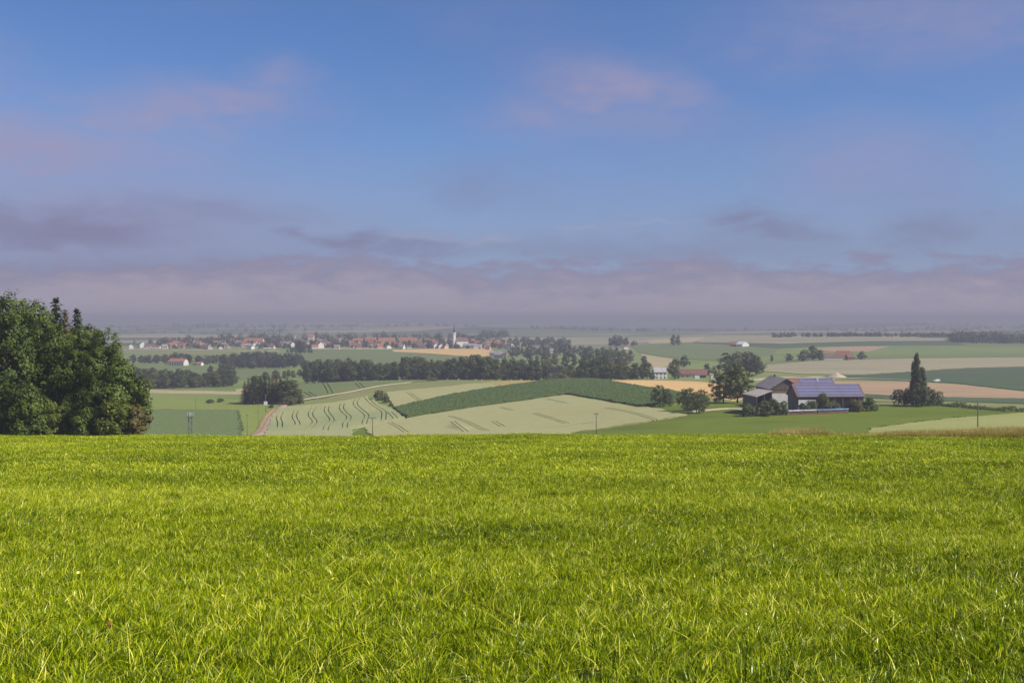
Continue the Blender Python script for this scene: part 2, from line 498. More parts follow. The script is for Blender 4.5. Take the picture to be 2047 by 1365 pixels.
def field(name, poly, mat, h, step, label, tram=(), gauge=1.0, tw=0.75, bumpz=0.0, seed=1, rows=None, wig=2.2):
    """poly in picture points (px,row) or (px,row,D); h crop height; tram: wheel tracks cut through the crop"""
    rng = np.random.default_rng(seed)
    W = [np.array(wpt(q)) for q in poly]
    B = []
    for i in range(len(W)):
        a, b = W[i], W[(i + 1) % len(W)]
        L = np.linalg.norm(b - a); n = max(1, int(L / max(step, 2.0)))
        nrm = np.array([-(b - a)[1], (b - a)[0]]) / max(L, 1e-6)
        for k in range(n):
            j = 0 if k == 0 else rng.normal(0, 0.25 * wig)
            B.append(a + (b - a) * k / n + nrm * j)
    B = np.array(B)
    lines = []
    for tl in tram:
        c = smooth_line([wpt(q) for q in tl], 5)
        lines.append(offset_line(c, gauge)); lines.append(offset_line(c, -gauge))
    lo, hi = B.min(0), B.max(0)
    if rows:            # crop rows: direction angle, row spacing, plant spacing
        ang, rs, ps = rows
        ca, sa = math.cos(ang), math.sin(ang)
        ctr = (lo + hi) / 2; rad = np.linalg.norm(hi - lo) / 2
        A, C = np.meshgrid(np.arange(-rad, rad, rs / 2), np.arange(-rad, rad, ps), indexing='ij')
        par = (np.arange(A.shape[0]) % 2)[:, None] * np.ones_like(C)
        G = np.stack([ctr[0] + A * ca - C * sa, ctr[1] + A * sa + C * ca], -1).reshape(-1, 2)
        par = par.ravel()
        k = in_poly(G, B)
        G, par = G[k], par[k]
        G = G + rng.normal(0, 0.06, G.shape)
        ridge = np.where(par > 0, 0.0, -0.75) * h
    else:
        gx, gy = np.meshgrid(np.arange(lo[0], hi[0], step), np.arange(lo[1], hi[1], step), indexing='ij')
        G = np.stack([gx, gy], -1).reshape(-1, 2) + rng.uniform(-0.3, 0.3, (gx.size, 2)) * step
        G = G[in_poly(G, B)]
        ridge = np.zeros(len(G))
    for l in lines:
        d = seg_dist(G, l); k = d > tw * 1.2
        G, ridge = G[k], ridge[k]
    verts = [Vector(p) for p in B] + [Vector(p) for p in G]
    nB = len(B)
    edges = [(i, (i + 1) % nB) for i in range(nB)]
    for l in lines:
        A1, A2 = offset_line(l, tw / 2), offset_line(l, -tw / 2)
        ring = A1 + A2[::-1]
        b0 = len(verts)
        verts += [Vector(p) for p in ring]
        edges += [(b0 + i, b0 + (i + 1) % len(ring)) for i in range(len(ring))]
    vo, eo, fo, ov, oe, of = geometry.delaunay_2d_cdt(verts, edges, [], 0, 1e-4)
    P = np.array([(v.x, v.y) for v in vo]); T = np.array(fo, dtype=int)
    cen = P[T].mean(1)
    keep = in_poly(cen, B)
    for l in lines:
        keep &= seg_dist(cen, l) > tw / 2 * 0.98
    T = T[keep]
    Z = ground_z(P[:, 0], P[:, 1]) + h
    ex = np.zeros(len(P))
    for i, src in enumerate(ov):
        if src and src[0] >= nB and src[0] < nB + len(G):
            ex[i] = ridge[src[0] - nB]
    Z = Z + ex + (rng.normal(0, bumpz, len(P)) if bumpz else 0)
    V = np.column_stack([P, Z])
    # walls of the crop at its rim and along the wheel tracks
    E = np.concatenate([T[:, [0, 1]], T[:, [1, 2]], T[:, [2, 0]]])
    key = np.sort(E, 1); _, idx, cnt = np.unique(key, axis=0, return_index=True, return_counts=True)
    rim = E[idx[cnt == 1]]
    n0 = len(V)
    top = V[rim]; bot = top.copy(); bot[:, :, 2] = ground_z(top[:, :, 0], top[:, :, 1]) - 0.15
    wv = np.concatenate([top, bot[:, ::-1]], 1).reshape(-1, 3)
    k = np.arange(len(rim))[:, None] * 4 + n0
    wf = np.concatenate([k + np.array([[1, 0, 3]]), k + np.array([[1, 3, 2]])])
    me = mesh_np(name, np.concatenate([V, wv]), np.concatenate([T, wf]), [mat])
    sm = np.zeros(len(me.polygons), bool); sm[:len(T)] = bumpz == 0 and not rows
    me.polygons.foreach_set("use_smooth", sm)
    o = link(name, me)
    return tag(o, label, "field", kind="structure")
def z3(x, y): return (540 + x / 5.46, 620 + y / 5.46)
def z4(x, y): return (840 + x / 5.46, 620 + y / 5.46)
def z5(x, y): return (1140 + x / 5.46, 620 + y / 5.46)
def zz(f, *pts): return [f(*p) for p in pts]

M['wheat'] = mat_noise("wheat_green_gold", (.270, .280, .118), (.350, .345, .155), 0.5, c3=(.200, .245, .105), scale2=0.022, f3=0.8, stretch=(1, .35, 1), bump=0.6, bscale=2.5)
M['barley_near'] = mat_noise("barley_yellow_green", (.25, .265, .075), (.32, .32, .105), 0.5, c3=(.22, .25, .06), scale2=0.05, f3=0.7, stretch=(.4, 1, 1), bump=0.6, bscale=2.5)
M['wheat_pale'] = mat_noise("wheat_pale", (0.288, 0.288, 0.124), (0.360, 0.344, 0.155), 0.4, c3=(0.320, 0.288, 0.117), scale2=0.025, f3=0.6, stretch=(.35, 1, 1), bump=0.5, bscale=2.5, rot=0.4)
M['wheat_grey'] = mat_noise("wheat_greyish", (0.296, 0.304, 0.158), (0.360, 0.352, 0.179), 0.3, c3=(0.248, 0.280, 0.138), scale2=0.02, f3=0.6, stretch=(.3, 1, 1))
M['corn'] = mat_noise("corn_leaves", (.036, .062, .008), (.080, .118, .015), 1.6, 0.55, 0.3, c3=(.105, .14, .022), scale2=2.2, f3=0.5)
M['corn_young'] = mat_noise("young_corn_leaves", (.060, .090, .024), (.115, .150, .045), 1.2, 0.55, 0.3, c3=(.09, .12, .035), scale2=0.08, f3=0.6)
M['corn_far'] = mat_noise("corn_leaves_far", (.045, .085, .035), (.075, .12, .05), 0.4, c3=(.10, .14, .06), scale2=0.02, f3=0.5)
M['crop_green'] = mat_noise("green_cereal", (.118, .155, .045), (.148, .185, .058), 0.3, c3=(.165, .18, .06), scale2=0.02, f3=0.6, stretch=(.3, 1, 1))
M['olive'] = mat_noise("olive_grass", (0.160, 0.180, 0.055), (0.216, 0.220, 0.072), 0.35, c3=(0.240, 0.224, 0.083), scale2=0.03, f3=0.6, stretch=(.3, 1, 1))
M['pasture'] = mat_noise("mown_pasture", (.100, .140, .005), (.140, .178, .010), 0.5, c3=(.075, .112, .004), scale2=0.06, f3=0.7, stretch=(.25, 1, 1), bump=0.8, bscale=3, rot=0.1)
M['pasture_pale'] = mat_noise("pale_pasture", (0.160, 0.208, 0.034), (0.208, 0.248, 0.052), 0.25, c3=(0.192, 0.200, 0.041), scale2=0.02, f3=0.6, stretch=(.25, 1, 1))
M['stubble'] = mat_noise("straw_stubble", (0.56, 0.36, 0.14), (0.65, 0.42, 0.17), 0.35, c3=(0.416, 0.264, 0.103), scale2=0.05, f3=0.6, stretch=(.2, 1.6, 1), bump=0.4, bscale=2)
M['plough'] = mat_noise("pinkish_soil", (0.336, 0.224, 0.127), (0.416, 0.280, 0.162), 0.3, c3=(0.240, 0.192, 0.103), scale2=0.05, f3=0.8, stretch=(.2, 1.4, 1), bump=0.4, bscale=2)
M['straw_pale'] = mat_noise("pale_ripe_grain", (0.368, 0.304, 0.151), (0.432, 0.352, 0.186), 0.2, c3=(0.304, 0.272, 0.131), scale2=0.02, f3=0.6, stretch=(.25, 1, 1))
M['mauve'] = mat_noise("ripening_barley", (0.272, 0.240, 0.138), (0.336, 0.288, 0.172), 0.1, c3=(0.216, 0.224, 0.124), scale2=0.012, f3=0.7, stretch=(.2, 1, 1))
M['darkcrop'] = mat_noise("dark_green_crop", (.050, .078, .030), (.07, .10, .04), 0.2, c3=(.09, .13, .06), scale2=0.015, f3=0.6, stretch=(.2, 1, 1))
M['ochre'] = mat_noise("dry_ochre_grass", (0.304, 0.240, 0.076), (0.384, 0.304, 0.103), 0.4, c3=(0.176, 0.192, 0.048), scale2=0.08, f3=0.8)
M['gravel'] = mat_noise("pale_gravel", (0.416, 0.344, 0.234), (0.496, 0.416, 0.289), 0.6, c3=(0.352, 0.288, 0.193), scale2=0.1)
M['pinkroad'] = mat_noise("reddish_track", (0.336, 0.224, 0.151), (0.416, 0.288, 0.200), 0.5, c3=(0.288, 0.200, 0.131), scale2=0.08)
M['verge'] = mat_noise("dry_verge", (0.320, 0.224, 0.083), (0.400, 0.288, 0.117), 0.4, c3=(0.192, 0.200, 0.055), scale2=0.1, f3=0.8)

def build_fields():
    F = field
    # near fields, left to right
    F("corn_field", [(150, 0, 370), (478, 0, 370), (480, 845), (474, 822), (300, 821), (150, 821)], M['corn_young'], 0.9, 2.0,
      "dark green field of young corn in rows beside the forest edge", rows=(-0.10, 1.5, 1.1), bumpz=0.12, seed=2)
    F("pale_meadow", [(200, 820), (476, 821), (488, 0, 400), (505, 0, 440), (532, 838), (546, 812), (480, 800), (380, 791), (200, 789)], M['pasture_pale'], 0.10, 9,
      "pale yellow green meadow behind the left corn field", seed=3)
    F("stubble_strip", [(200, 0, 945), (300, 785.5), (400, 787.5), (482, 789), (482, 783), (400, 781), (300, 779), (200, 0, 1040)], M['straw_pale'], 0.16, 9,
      "narrow pale straw strip in front of the left tree line", seed=4)
    tr = [zz(z3, (120, 1118), (97, 1165), (92, 1195), (106, 1235), (105, 1290)),
          zz(z3, (285, 1105), (266, 1150), (268, 1190), (293, 1230), (300, 1262)),
          zz(z3, (478, 1070), (442, 1125), (448, 1175), (484, 1218), (470, 1255), (420, 1310), (388, 1340)),
          zz(z3, (622, 1060), (612, 1105), (630, 1140), (664, 1185), (672, 1215), (622, 1270), (600, 1325)),
          zz(z3, (787, 1030), (777, 1080), (810, 1128), (858, 1172), (846, 1210), (822, 1240), (813, 1295)),
          zz(z3, (950, 975), (927, 1030), (970, 1085), (1038, 1140), (1054, 1170), (1036, 1210), (1027, 1255)),
          zz(z3, (1043, 957), (1110, 1030), (1200, 1090), (1240, 1125), (1240, 1170), (1236, 1212)),
          zz(z3, (1300, 1120), (1340, 1160), (1370, 1192))]
    F("wheat_field", [(524, 0, 440), (700, 0, 420)] + zz(z3, (880, 1298), (1000, 1278), (1300, 1222), (1472, 1188), (1400, 1130), (1325, 1082), (1190, 1040), (1060, 945), (950, 970), (700, 1015), (400, 1045), (210, 1058), (110, 1085), (20, 1165), (5, 1240), (-30, 1290)),
      M['wheat'], 0.75, 5.0, "pale green wheat field with wavy dark wheel tracks beside the track", tram=tr, gauge=1.2, tw=0.55, seed=5)
    tr = [zz(z3, (1300, 1235), (1400, 1287), (1490, 1345)), zz(z4, (320, 1165), (480, 1220), (600, 1275), (735, 1332)),
          zz(z4, (1240, 1135), (1420, 1190), (1600, 1250)), zz(z4, (1370, 977), (1610, 1027)), zz(z5, (740, 1150), (830, 1178), (930, 1212)),
          zz(z5, (390, 1077), (600, 1115), (740, 1150)), zz(z4, (800, 1225), (900, 1285)), zz(z4, (350, 1225), (500, 1340)), zz(z4, (870, 1070), (1010, 1105)),
          zz(z4, (1350, 1300), (1700, 1268), (1745, 1252), (1900, 1240))]
    F("wheat_field", [(764, 0, 400), (900, 0, 385), (1130, 0, 370)] + zz(z5, (0, 1332), (250, 1310), (500, 1268), (900, 1214), (1280, 1152), (1100, 1128), (1000, 1088), (850, 1068), (720, 1066), (560, 1037), (300, 992), (0, 938), (-62, 934)) + zz(z4, (1100, 1003), (600, 1068), (0, 1163)) + zz(z3, (1490, 1192), (1300, 1232), (1030, 1284)),
      M['wheat_pale'], 0.7, 5.0, "broad beige wheat field below the dark corn strip", tram=tr, gauge=1.0, tw=0.55, seed=6)
    F("grass_wedge", [(655, 0, 440), (755, 0, 425)] + zz(z3, (1012, 1284)) , M['pasture'], 0.3, 5.0, "small dark green grass wedge between the two wheat fields", seed=7)
    F("corn_field", zz(z3, (1340, 1078)) + zz(z4, (0, 1014), (350, 934), (800, 859), (1200, 805), (1350, 785), (1747, 761)) + zz(z5, (270, 765), (500, 800), (850, 860), (1130, 900), (1300, 930), (1500, 962), (1300, 1000), (900, 1050), (730, 1060), (560, 1030), (300, 985), (0, 931), (-62, 927)) + zz(z4, (1100, 996), (600, 1062), (0, 1156)) + zz(z3, (1492, 1182)),
      M['corn'], 1.5, 0.95, "dark green curved corn strip between the wheat fields on the hill", bumpz=0.18, seed=8)
    F("wheat_field", zz(z3, (1262, 900), (1747, 856)) + zz(z4, (250, 845), (600, 805), (780, 816), (900, 842), (800, 855), (350, 930), (0, 1010)) + zz(z3, (1345, 1068), (1310, 1000)),
      M['wheat_pale'], 0.7, 5.0, "slim pale wheat field above the corn strip", tram=[zz(z3, (1500, 905), (1640, 1000))], tw=0.5, seed=9)
    F("dry_grass_patch", zz(z4, (640, 802), (1080, 768), (1360, 781), (1180, 802), (920, 838), (800, 812)), M['ochre'], 0.4, 5.0, "small ochre and yellow dry patch on the hilltop", seed=10)
    F("olive_field", zz(z3, (215, 1048), (600, 968), (830, 908), (1200, 834), (1747, 779)) + zz(z4, (700, 748), (1300, 742), (1390, 775), (1080, 764), (620, 798), (250, 838), (0, 860)) + zz(z3, (1747, 850), (1262, 893), (1060, 938), (950, 962), (700, 1008), (400, 1038)),
      M['olive'], 0.35, 8.0, "olive green strip of grass along the hill track", seed=11)
    F("green_field", zz(z3, (330, 985), (240, 818), (600, 772), (1100, 765), (1747, 738), (1747, 770), (1200, 824), (830, 900), (600, 958)), M['crop_green'], 0.5, 6.0,
      "mid green cereal field below the valley tree line", tram=[zz(z3, (592, 800), (625, 850), (655, 915)), zz(z3, (950, 800), (1005, 852)), zz(z3, (385, 895), (480, 948))], gauge=1.6, tw=0.9, seed=12)
    F("stubble_field", zz(z5, (285, 765), (900, 767), (1400, 782), (1600, 802)) + [(1470, 771), (1500, 782), (1480, 800), (1462, 801)] + zz(z5, (1510, 958), (1130, 896), (850, 856), (500, 796)),
      M['stubble'], 0.2, 6.0, "bright orange straw stubble field behind the fruit trees", seed=13)
    F("pasture", [(1150, 0, 360), (1500, 0, 340), (1722, 0, 330)] + [(1742, 857), (1840, 844), (1895, 837), (1985, 830), (2060, 825), (2060, 821), (1990, 815), (1880, 809), (1790, 808), (1700, 806), (1540, 800), (1480, 806), (1420, 806), (1360, 808), (1310, 812), (1270, 816.5)] + zz(z5, (850, 1074), (1000, 1095), (1100, 1135), (1285, 1156), (900, 1222), (500, 1277), (250, 1318), (60, 1340)),
      M['pasture'], 0.12, 4.5, "bright green mown pasture in front of the farm", seed=14)
    F("barley_field", [(1725, 0, 329), (2150, 0, 300), (2150, 824), (2047, 826.5), (1983, 831.5), (1892, 838), (1837, 845), (1740, 858)], M['barley_near'], 0.5, 5.0, "pale green barley field sloping behind the dry crest grass", seed=15)
    # right hand middle distance
    F("olive_strip", [(1745, 797), (1800, 800), (1864, 803), (2150, 812), (2150, 822), (2047, 820), (1875, 808), (1745, 804)], M['olive'], 0.3, 7.0, "olive grass strip behind the low hedge on the right", seed=16)
    F("beet_field", [(1690, 787), (1868, 795), (2150, 799), (2150, 811.5), (1864, 802), (1740, 796), (1690, 796)], M['darkcrop'], 0.35, 7.0, "dark green strip below the pinkish ploughed field", seed=17)
    F("ploughed_field", [(1600, 762), (1727, 762), (1815, 763), (1910, 768), (2047, 783), (2150, 791), (2150, 798), (1868, 794), (1727, 788), (1600, 784)], M['plough'], 0.15, 7.0, "pinkish brown harvested field behind the poplar", seed=18)
    F("green_field", [(1650, 752), (1727, 750.5), (1819, 744.5), (1938, 737), (2150, 731), (2150, 790), (2047, 781.5), (1910, 766.5), (1815, 761), (1660, 757)], M['darkcrop'], 0.4, 9.0, "large dark green field on the right slope", seed=19)
    F("barley_field", [(1522, 742), (1530, 730), (1623, 722.5), (1715, 719.5), (1910, 716), (2150, 713), (2150, 730), (1938, 736), (1819, 743.5), (1727, 749.5), (1600, 748)], M['mauve'], 0.4, 12.0, "wide mauve beige field across the right slope", seed=20)
    F("green_field", [(1530, 729), (1535, 722), (1640, 716), (1740, 712), (1900, 708), (2150, 704), (2150, 712), (1910, 715), (1715, 718.5), (1623, 721.5)], M['crop_green'], 0.4, 14.0, "pale green strip above the mauve field on the right", seed=21)
    F("fallow_field", [(1618, 698), (1690, 693), (1775, 692.5), (1735, 703), (1660, 703)], M['plough'], 0.4, 16.0, "faint brownish fallow field behind the distant farmstead", seed=22)
    F("green_field", [(1385, 685), (1560, 688), (1727, 683), (1900, 682), (1930, 690), (1745, 691.5), (1640, 693), (1560, 696.5), (1470, 690)], M['darkcrop'], 0.4, 18.0, "hazy green band below the far barley field", seed=23)
    F("barley_field", [(1420, 673), (1560, 671), (1760, 673), (1890, 678), (1890, 681), (1727, 682), (1560, 687), (1390, 684.5)], M['mauve'], 0.4, 20.0, "hazy beige field below the far line of trees", seed=24)
    F("green_field", [(1260, 691), (1299, 688.5), (1378, 685.5), (1470, 690.8), (1560, 697.3), (1535, 712), (1450, 722), (1365, 717), (1296, 708), (1275, 704)], M['crop_green'], 0.4, 14.0, "smooth grey green slope above the white farmhouse", seed=25)
    F("grain_field", [(1279, 707.5), (1341, 717.5), (1360, 725), (1323, 733), (1308, 737), (1296, 725)], M['straw_pale'], 0.4, 9.0, "pale grain field behind the white farmhouse", seed=26)
    F("grain_field", [(1290, 680), (1410, 674), (1385, 684), (1378, 684.5), (1299, 687)], M['straw_pale'], 0.4, 20.0, "hazy pale field on the far slope right of the village", seed=27)
    # around the village
    F("green_field", [(604, 716), (618, 704), (632, 698.5), (783, 699.5), (785, 703.5), (860, 707.5), (932, 713), (990, 713), (1000, 0, 1460), (612, 0, 1420)], M['crop_green'], 0.4, 12.0, "green field between the village and the valley tree line", seed=28)
    F("stubble_field", [(785, 699.2), (860, 697.4), (972, 697.2), (984, 699.5), (996, 711.5), (932, 712), (860, 706.8), (785, 703)], M['stubble'], 0.25, 10.0, "orange stubble field in front of the church village", seed=29)
    F("stubble_strip", [(630, 698), (630, 696), (784, 695.8), (784, 698.4)], M['straw_pale'], 0.3, 12.0, "thin straw coloured strip at the village edge", seed=30)
    F("meadow_strip", [(200, 697), (200, 692), (288, 692), (560, 696), (560, 700), (288, 697)], M['pasture_pale'], 0.3, 14.0, "light green strip below the left end of the village", seed=31)
    F("fallow_strip", [(200, 700), (200, 697.6), (288, 697.6), (560, 700.6), (560, 703), (288, 700)], M['mauve'], 0.3, 14.0, "dull grey brown strip left of the village field", seed=32)
    F("grain_field", [(200, 707), (200, 700.6), (288, 700.6), (560, 703.6), (560, 0, 1900), (288, 0, 1880)], M['olive'], 0.3, 14.0, "yellowish field above the left wooded stream", seed=33)
    F("house_meadow", [(200, 0, 1200), (200, 727), (290, 728), (434, 733), (560, 738), (560, 0, 1180)], M['crop_green'], 0.3, 14.0, "green meadow around the white house with red roof", seed=34)
    F("grain_strip", [(470, 0, 955), (470, 0, 900), (640, 0, 960), (640, 0, 985)], M['straw_pale'], 0.3, 9.0, "short pale strip behind the dark conifer clump", seed=35)
build_fields()

def ribbon(name, pts, width, mat, label, h=0.1, cat="track", n=6):
    c = smooth_line([np.array(wpt(q)) for q in pts], n)
    w = width if callable(width) else (lambda t: width)
    Ls, Rs = [], []
    m = len(c)
    a = [offset_line(c, w(0) / 2), offset_line(c, -w(0) / 2)]
    rng = np.random.default_rng(len(name))
    L = np.array([p + rng.normal(0, .12, 2) for p in a[0]]); Rr = np.array([p + rng.normal(0, .12, 2) for p in a[1]])
    C = np.array(c)
    V = []
    for P, dz in ((L, -0.25), (L * .9 + C * .1, 0), (C, .05), (Rr * .9 + C * .1, 0), (Rr, -0.25)):
        V.append(np.column_stack([P, ground_z(P[:, 0], P[:, 1]) + h + dz]))
    V = np.stack(V, 1).reshape(-1, 3)
    i = (np.arange(m - 1)[:, None] * 5 + np.arange(4)[None, :]).ravel()
    F = np.stack([i, i + 1, i + 6, i + 5], 1)
    o = link(name, mesh_np(name, V, F, [mat], True))
    return tag(o, label, cat, kind="structure")
ribbon("farm_track", [(505, 0, 462), (528, 862), (537, 845), (545, 832), (562, 815), (572, 808), (590, 803)], 4.6, M['pinkroad'], "reddish farm track curving up beside the wavy wheat field", 0.45)
ribbon("verge", [(500, 0, 466), (519, 862), (527, 845), (534, 832), (548, 818)], 4.0, M['verge'], "dry brown grass verge left of the farm track", 0.4, "verge")
ribbon("field_track", [(520, 806), (550, 806.5), (572, 807), (620, 798.5), (692, 786.5), (760, 773), (820, 766)], 3.0, M['gravel'], "pale gravel track climbing the hill from the junction", 0.9)
ribbon("farm_lane", [(1380, 824), (1425, 819), (1460, 817), (1500, 820)], 6.0, M['gravel'], "pale gravel yard lane left of the barns", 0.3)
ribbon("farm_lane", [(1725, 806), (1790, 808), (1850, 810)], 3.0, M['gravel'], "pale gravel lane between the barn and the poplar", 0.4)
ribbon("field_track", [(1660, 758), (1727, 757.5), (1780, 759.5), (1830, 762)], 4.0, M['gravel'], "white track below the dark green field on the right", 0.7)
# ------------------------------------------------------------------ trees
M['bark'] = mat_noise("bark", (.06, .045, .03), (.12, .09, .065), 3.0, bump=0.6, bscale=6)
M['bark_pale'] = mat_noise("bark_spruce", (.13, .09, .065), (.20, .145, .10), 2.0)
M['leaf_oak'] = mat_leaf("leaf_oak", (.026, .050, .007), (.140, .180, .020), (.15, .165, .02), 0.05, trans=.2)  # tone range widened to paint sunlit spots and dark gaps too
M['leaf_mid'] = mat_leaf("leaf_mid", (.022, .042, .011), (.100, .125, .022), (.14, .13, .034), 0.12, trans=.2)
M['leaf_far'] = mat_leaf("leaf_far", (.020, .038, .013), (.070, .092, .024), (.10, .11, .034), 0.12, trans=.2)
M['leaf_lime'] = mat_leaf("leaf_lime", (.045, .075, .010), (.19, .20, .024), trans=.25)
M['leaf_fruit'] = mat_leaf("leaf_fruit", (0.056, 0.077, 0.019), (0.154, 0.173, 0.046))
M['leaf_poplar'] = mat_leaf("leaf_poplar", (0.035, 0.058, 0.016), (0.108, 0.125, 0.035))
M['leaf_bush'] = mat_leaf("leaf_bush", (0.052, 0.088, 0.019), (0.154, 0.192, 0.046), (0.193, 0.160, 0.047), 0.2)
M['needle'] = mat_leaf("needles", (0.025, 0.042, 0.016), (0.070, 0.088, 0.027), (0.175, 0.104, 0.047), 0.25, trans=0.15)
M['needle_dark'] = mat_leaf("needles_dark", (.014, .026, .010), (.055, .070, .020), trans=.15)
M['needle_brown'] = mat_leaf("needles_dry", (0.070, 0.056, 0.022), (0.200, 0.128, 0.047), trans=0.15)
M['leaf_brown'] = mat_leaf("leaf_browning", (0.088, 0.080, 0.022), (0.200, 0.160, 0.041))

def unit(rng, n):
    v = rng.normal(size=(n, 3)); return v / np.linalg.norm(v, axis=1)[:, None]
def leaf_quads(rng, P, N, size, aspect=0.75):
    """one small diamond leaf card per point P facing roughly N"""
    n = len(P)
    N = N / np.maximum(np.linalg.norm(N, axis=1), 1e-6)[:, None]
    A = np.cross(N, unit(rng, n)); A /= np.maximum(np.linalg.norm(A, axis=1), 1e-6)[:, None]
    B = np.cross(N, A)
    s = (size * rng.uniform(0.6, 1.3, n))[:, None] * 0.5
    b = B * s * aspect; a = A * s
    bend = N * s * rng.uniform(-0.25, 0.25, n)[:, None]
    V = np.stack([P - a, P - b + bend, P + a, P + b + bend], 1)
    return V.reshape(-1, 3)
def crown(name, seed, lobes, n_clump, per, leaf, rc, mat, flat=0.75, inner=0.72):
    rng = np.random.default_rng(seed)
    C = np.array([l[0] for l in lobes], float); Rd = np.array([l[1] for l in lobes], float)
    w = (Rd[:, 0] * Rd[:, 2]); w = w / w.sum()
    k = rng.choice(len(lobes), n_clump * 2, p=w)
    d = unit(rng, len(k))
    rr = rng.uniform(inner, 1.12, len(k)) ** 0.8
    P = C[k] + d * Rd[k] * rr[:, None]
    ok = np.ones(len(P), bool)                 # drop clumps deep inside a neighbouring lobe
    for i in range(len(lobes)):
        q = np.linalg.norm((P - C[i]) / Rd[i], axis=1)
        ok &= ~((q < 0.62) & (k != i))
    P, d, k = P[ok][:n_clump], d[ok][:n_clump], k[ok][:n_clump]
    n = len(P)
    ctr = C.mean(0)
    rcs = rc * rng.uniform(0.6, 1.35, n)
    tint = rng.uniform(0, 1, n)
    off = unit(rng, n * per) * (rng.uniform(0, 1, n * per) ** 0.4)[:, None] * np.repeat(rcs, per)[:, None]
    off[:, 2] *= flat
    Q = np.repeat(P, per, 0) + off
    out = np.repeat(d, per, 0)
    N = 0.55 * off / np.maximum(np.linalg.norm(off, axis=1), 1e-6)[:, None] + 0.7 * out + 0.42 * unit(rng, len(Q)) + np.array([0, 0, 0.3])
    V = leaf_quads(rng, Q, N, leaf)
    F = np.arange(len(V)).reshape(-1, 4)
    t = np.clip(np.repeat(tint, per) * 0.75 + rng.uniform(0, 0.25, len(Q)), 0, 1)
    return mesh_np(name, V, F, [mat], attrs={'tint': np.repeat(t, 4)})
def trunk(name, seed, H, r, lobes, mat, top=0.7, nl=None):
    rng = random.Random(seed)
    mb = MB()
    pts = [(rng.uniform(-.1, .1) * i * r * .6, rng.uniform(-.1, .1) * i * r * .6, H * top * i / 5 - (0.4 if i == 0 else 0)) for i in range(6)]
    mb.tube(pts, [r * 1.35, r, r * .85, r * .68, r * .5, r * .3], 8)
    for (c, R3) in (lobes if nl is None else lobes[:nl]):
        z0 = max(H * 0.12, min(c[2] * 0.55, H * top * 0.8))
        s = (0, 0, z0); e = (c[0] * .9, c[1] * .9, c[2])
        mid = (c[0] * .35, c[1] * .35, z0 + (c[2] - z0) * .55)
        mb.tube([s, mid, e], [r * .42, r * .28, r * .08], 5)
    return mb.mesh(name, mat, True)
def lobes_round(seed, H, W, z0, n=9, squash=1.0):
    """an uneven crown of several lobes from height z0 to H, width W"""
    rng = random.Random(seed)
    L = [((0, 0, (H + z0) / 2), (W * .28, W * .28, (H - z0) * .40))]
    for i in range(n):
        a = 2 * math.pi * (i + rng.uniform(-.3, .3)) / n * 2.4
        t = (i + .5) / n
        z = z0 + (H - z0) * (0.16 + 0.70 * t)
        prof = math.sin(math.pi * min(1, 0.22 + 0.70 * t)) ** 0.8
        rr = W * .34 * prof * rng.uniform(.6, 1.15)
        s = W * rng.uniform(.17, .25) * (0.75 + .35 * prof)
        L.append(((math.cos(a) * rr, math.sin(a) * rr, z), (s, s, s * .85 * squash)))
    L.append(((rng.uniform(-.08, .08) * W, rng.uniform(-.08, .08) * W, H - W * .17), (W * .2, W * .2, W * .18)))
    return L
PROTO = {}
def proto(key, H, parts):
    PROTO[key] = (H, parts)
def mk_broad(key, seed, H, W, z0, n_clump, per, leaf, rc, mat, n=9, r=None, bark='bark', squash=1.0):
    L = lobes_round(seed, H, W, z0, n, squash)
    proto(key, H, [("trunk", trunk("trunk_" + key, seed, H, r or H * .018, L[1:], M[bark], nl=6)),
                   ("crown", crown("crown_" + key, seed, L, n_clump, per, leaf, rc, mat))])
for i in range(4):
    mk_broad(f"oak{i}", 10 + i, 26, 15.5 + (i % 2) * 2, 1.5, 430, 48, 0.46, 1.25, M['leaf_oak'], n=13)
for i in range(6):
    mk_broad(f"mid{i}", 30 + i, 20, [12, 10, 13, 9, 11, 14][i], 0.0, 190, 18, 0.85, 1.25, M['leaf_mid'], n=9)
for i in range(4):
    mk_broad(f"far{i}", 50 + i, 18, [12, 10, 14, 9][i], 0.0, 100, 12, 1.25, 1.4, M['leaf_far'], n=7)
mk_broad("lime0", 70, 18, 14.5, 0.9, 330, 30, 0.55, 1.0, M['leaf_lime'], n=11)
mk_broad("lime1", 71, 18, 13.5, 0.6, 300, 30, 0.55, 1.0, M['leaf_lime'], n=10)
for i in range(3):
    mk_broad(f"fruit{i}", 80 + i, 10, 12.5, 1.2, 240, 26, 0.42, 0.75, M['leaf_fruit'], n=11, r=.26)
for i in range(3):
    mk_broad(f"bush{i}", 90 + i, 5, 6.5, 0.0, 150, 24, 0.42, 0.6, M['leaf_bush'], n=8, r=.12)
mk_broad("brownbush", 95, 6, 5.5, 0.0, 190, 26, 0.4, 0.6, M['leaf_brown'], n=8, r=.12)
mk_broad("edge0", 96, 11, 9, 0.0, 330, 36, 0.42, 0.9, M['leaf_oak'], n=11, r=.15)
mk_broad("edge1", 97, 10, 8, 0.0, 300, 36, 0.42, 0.9, M['leaf_oak'], n=10, r=.15)

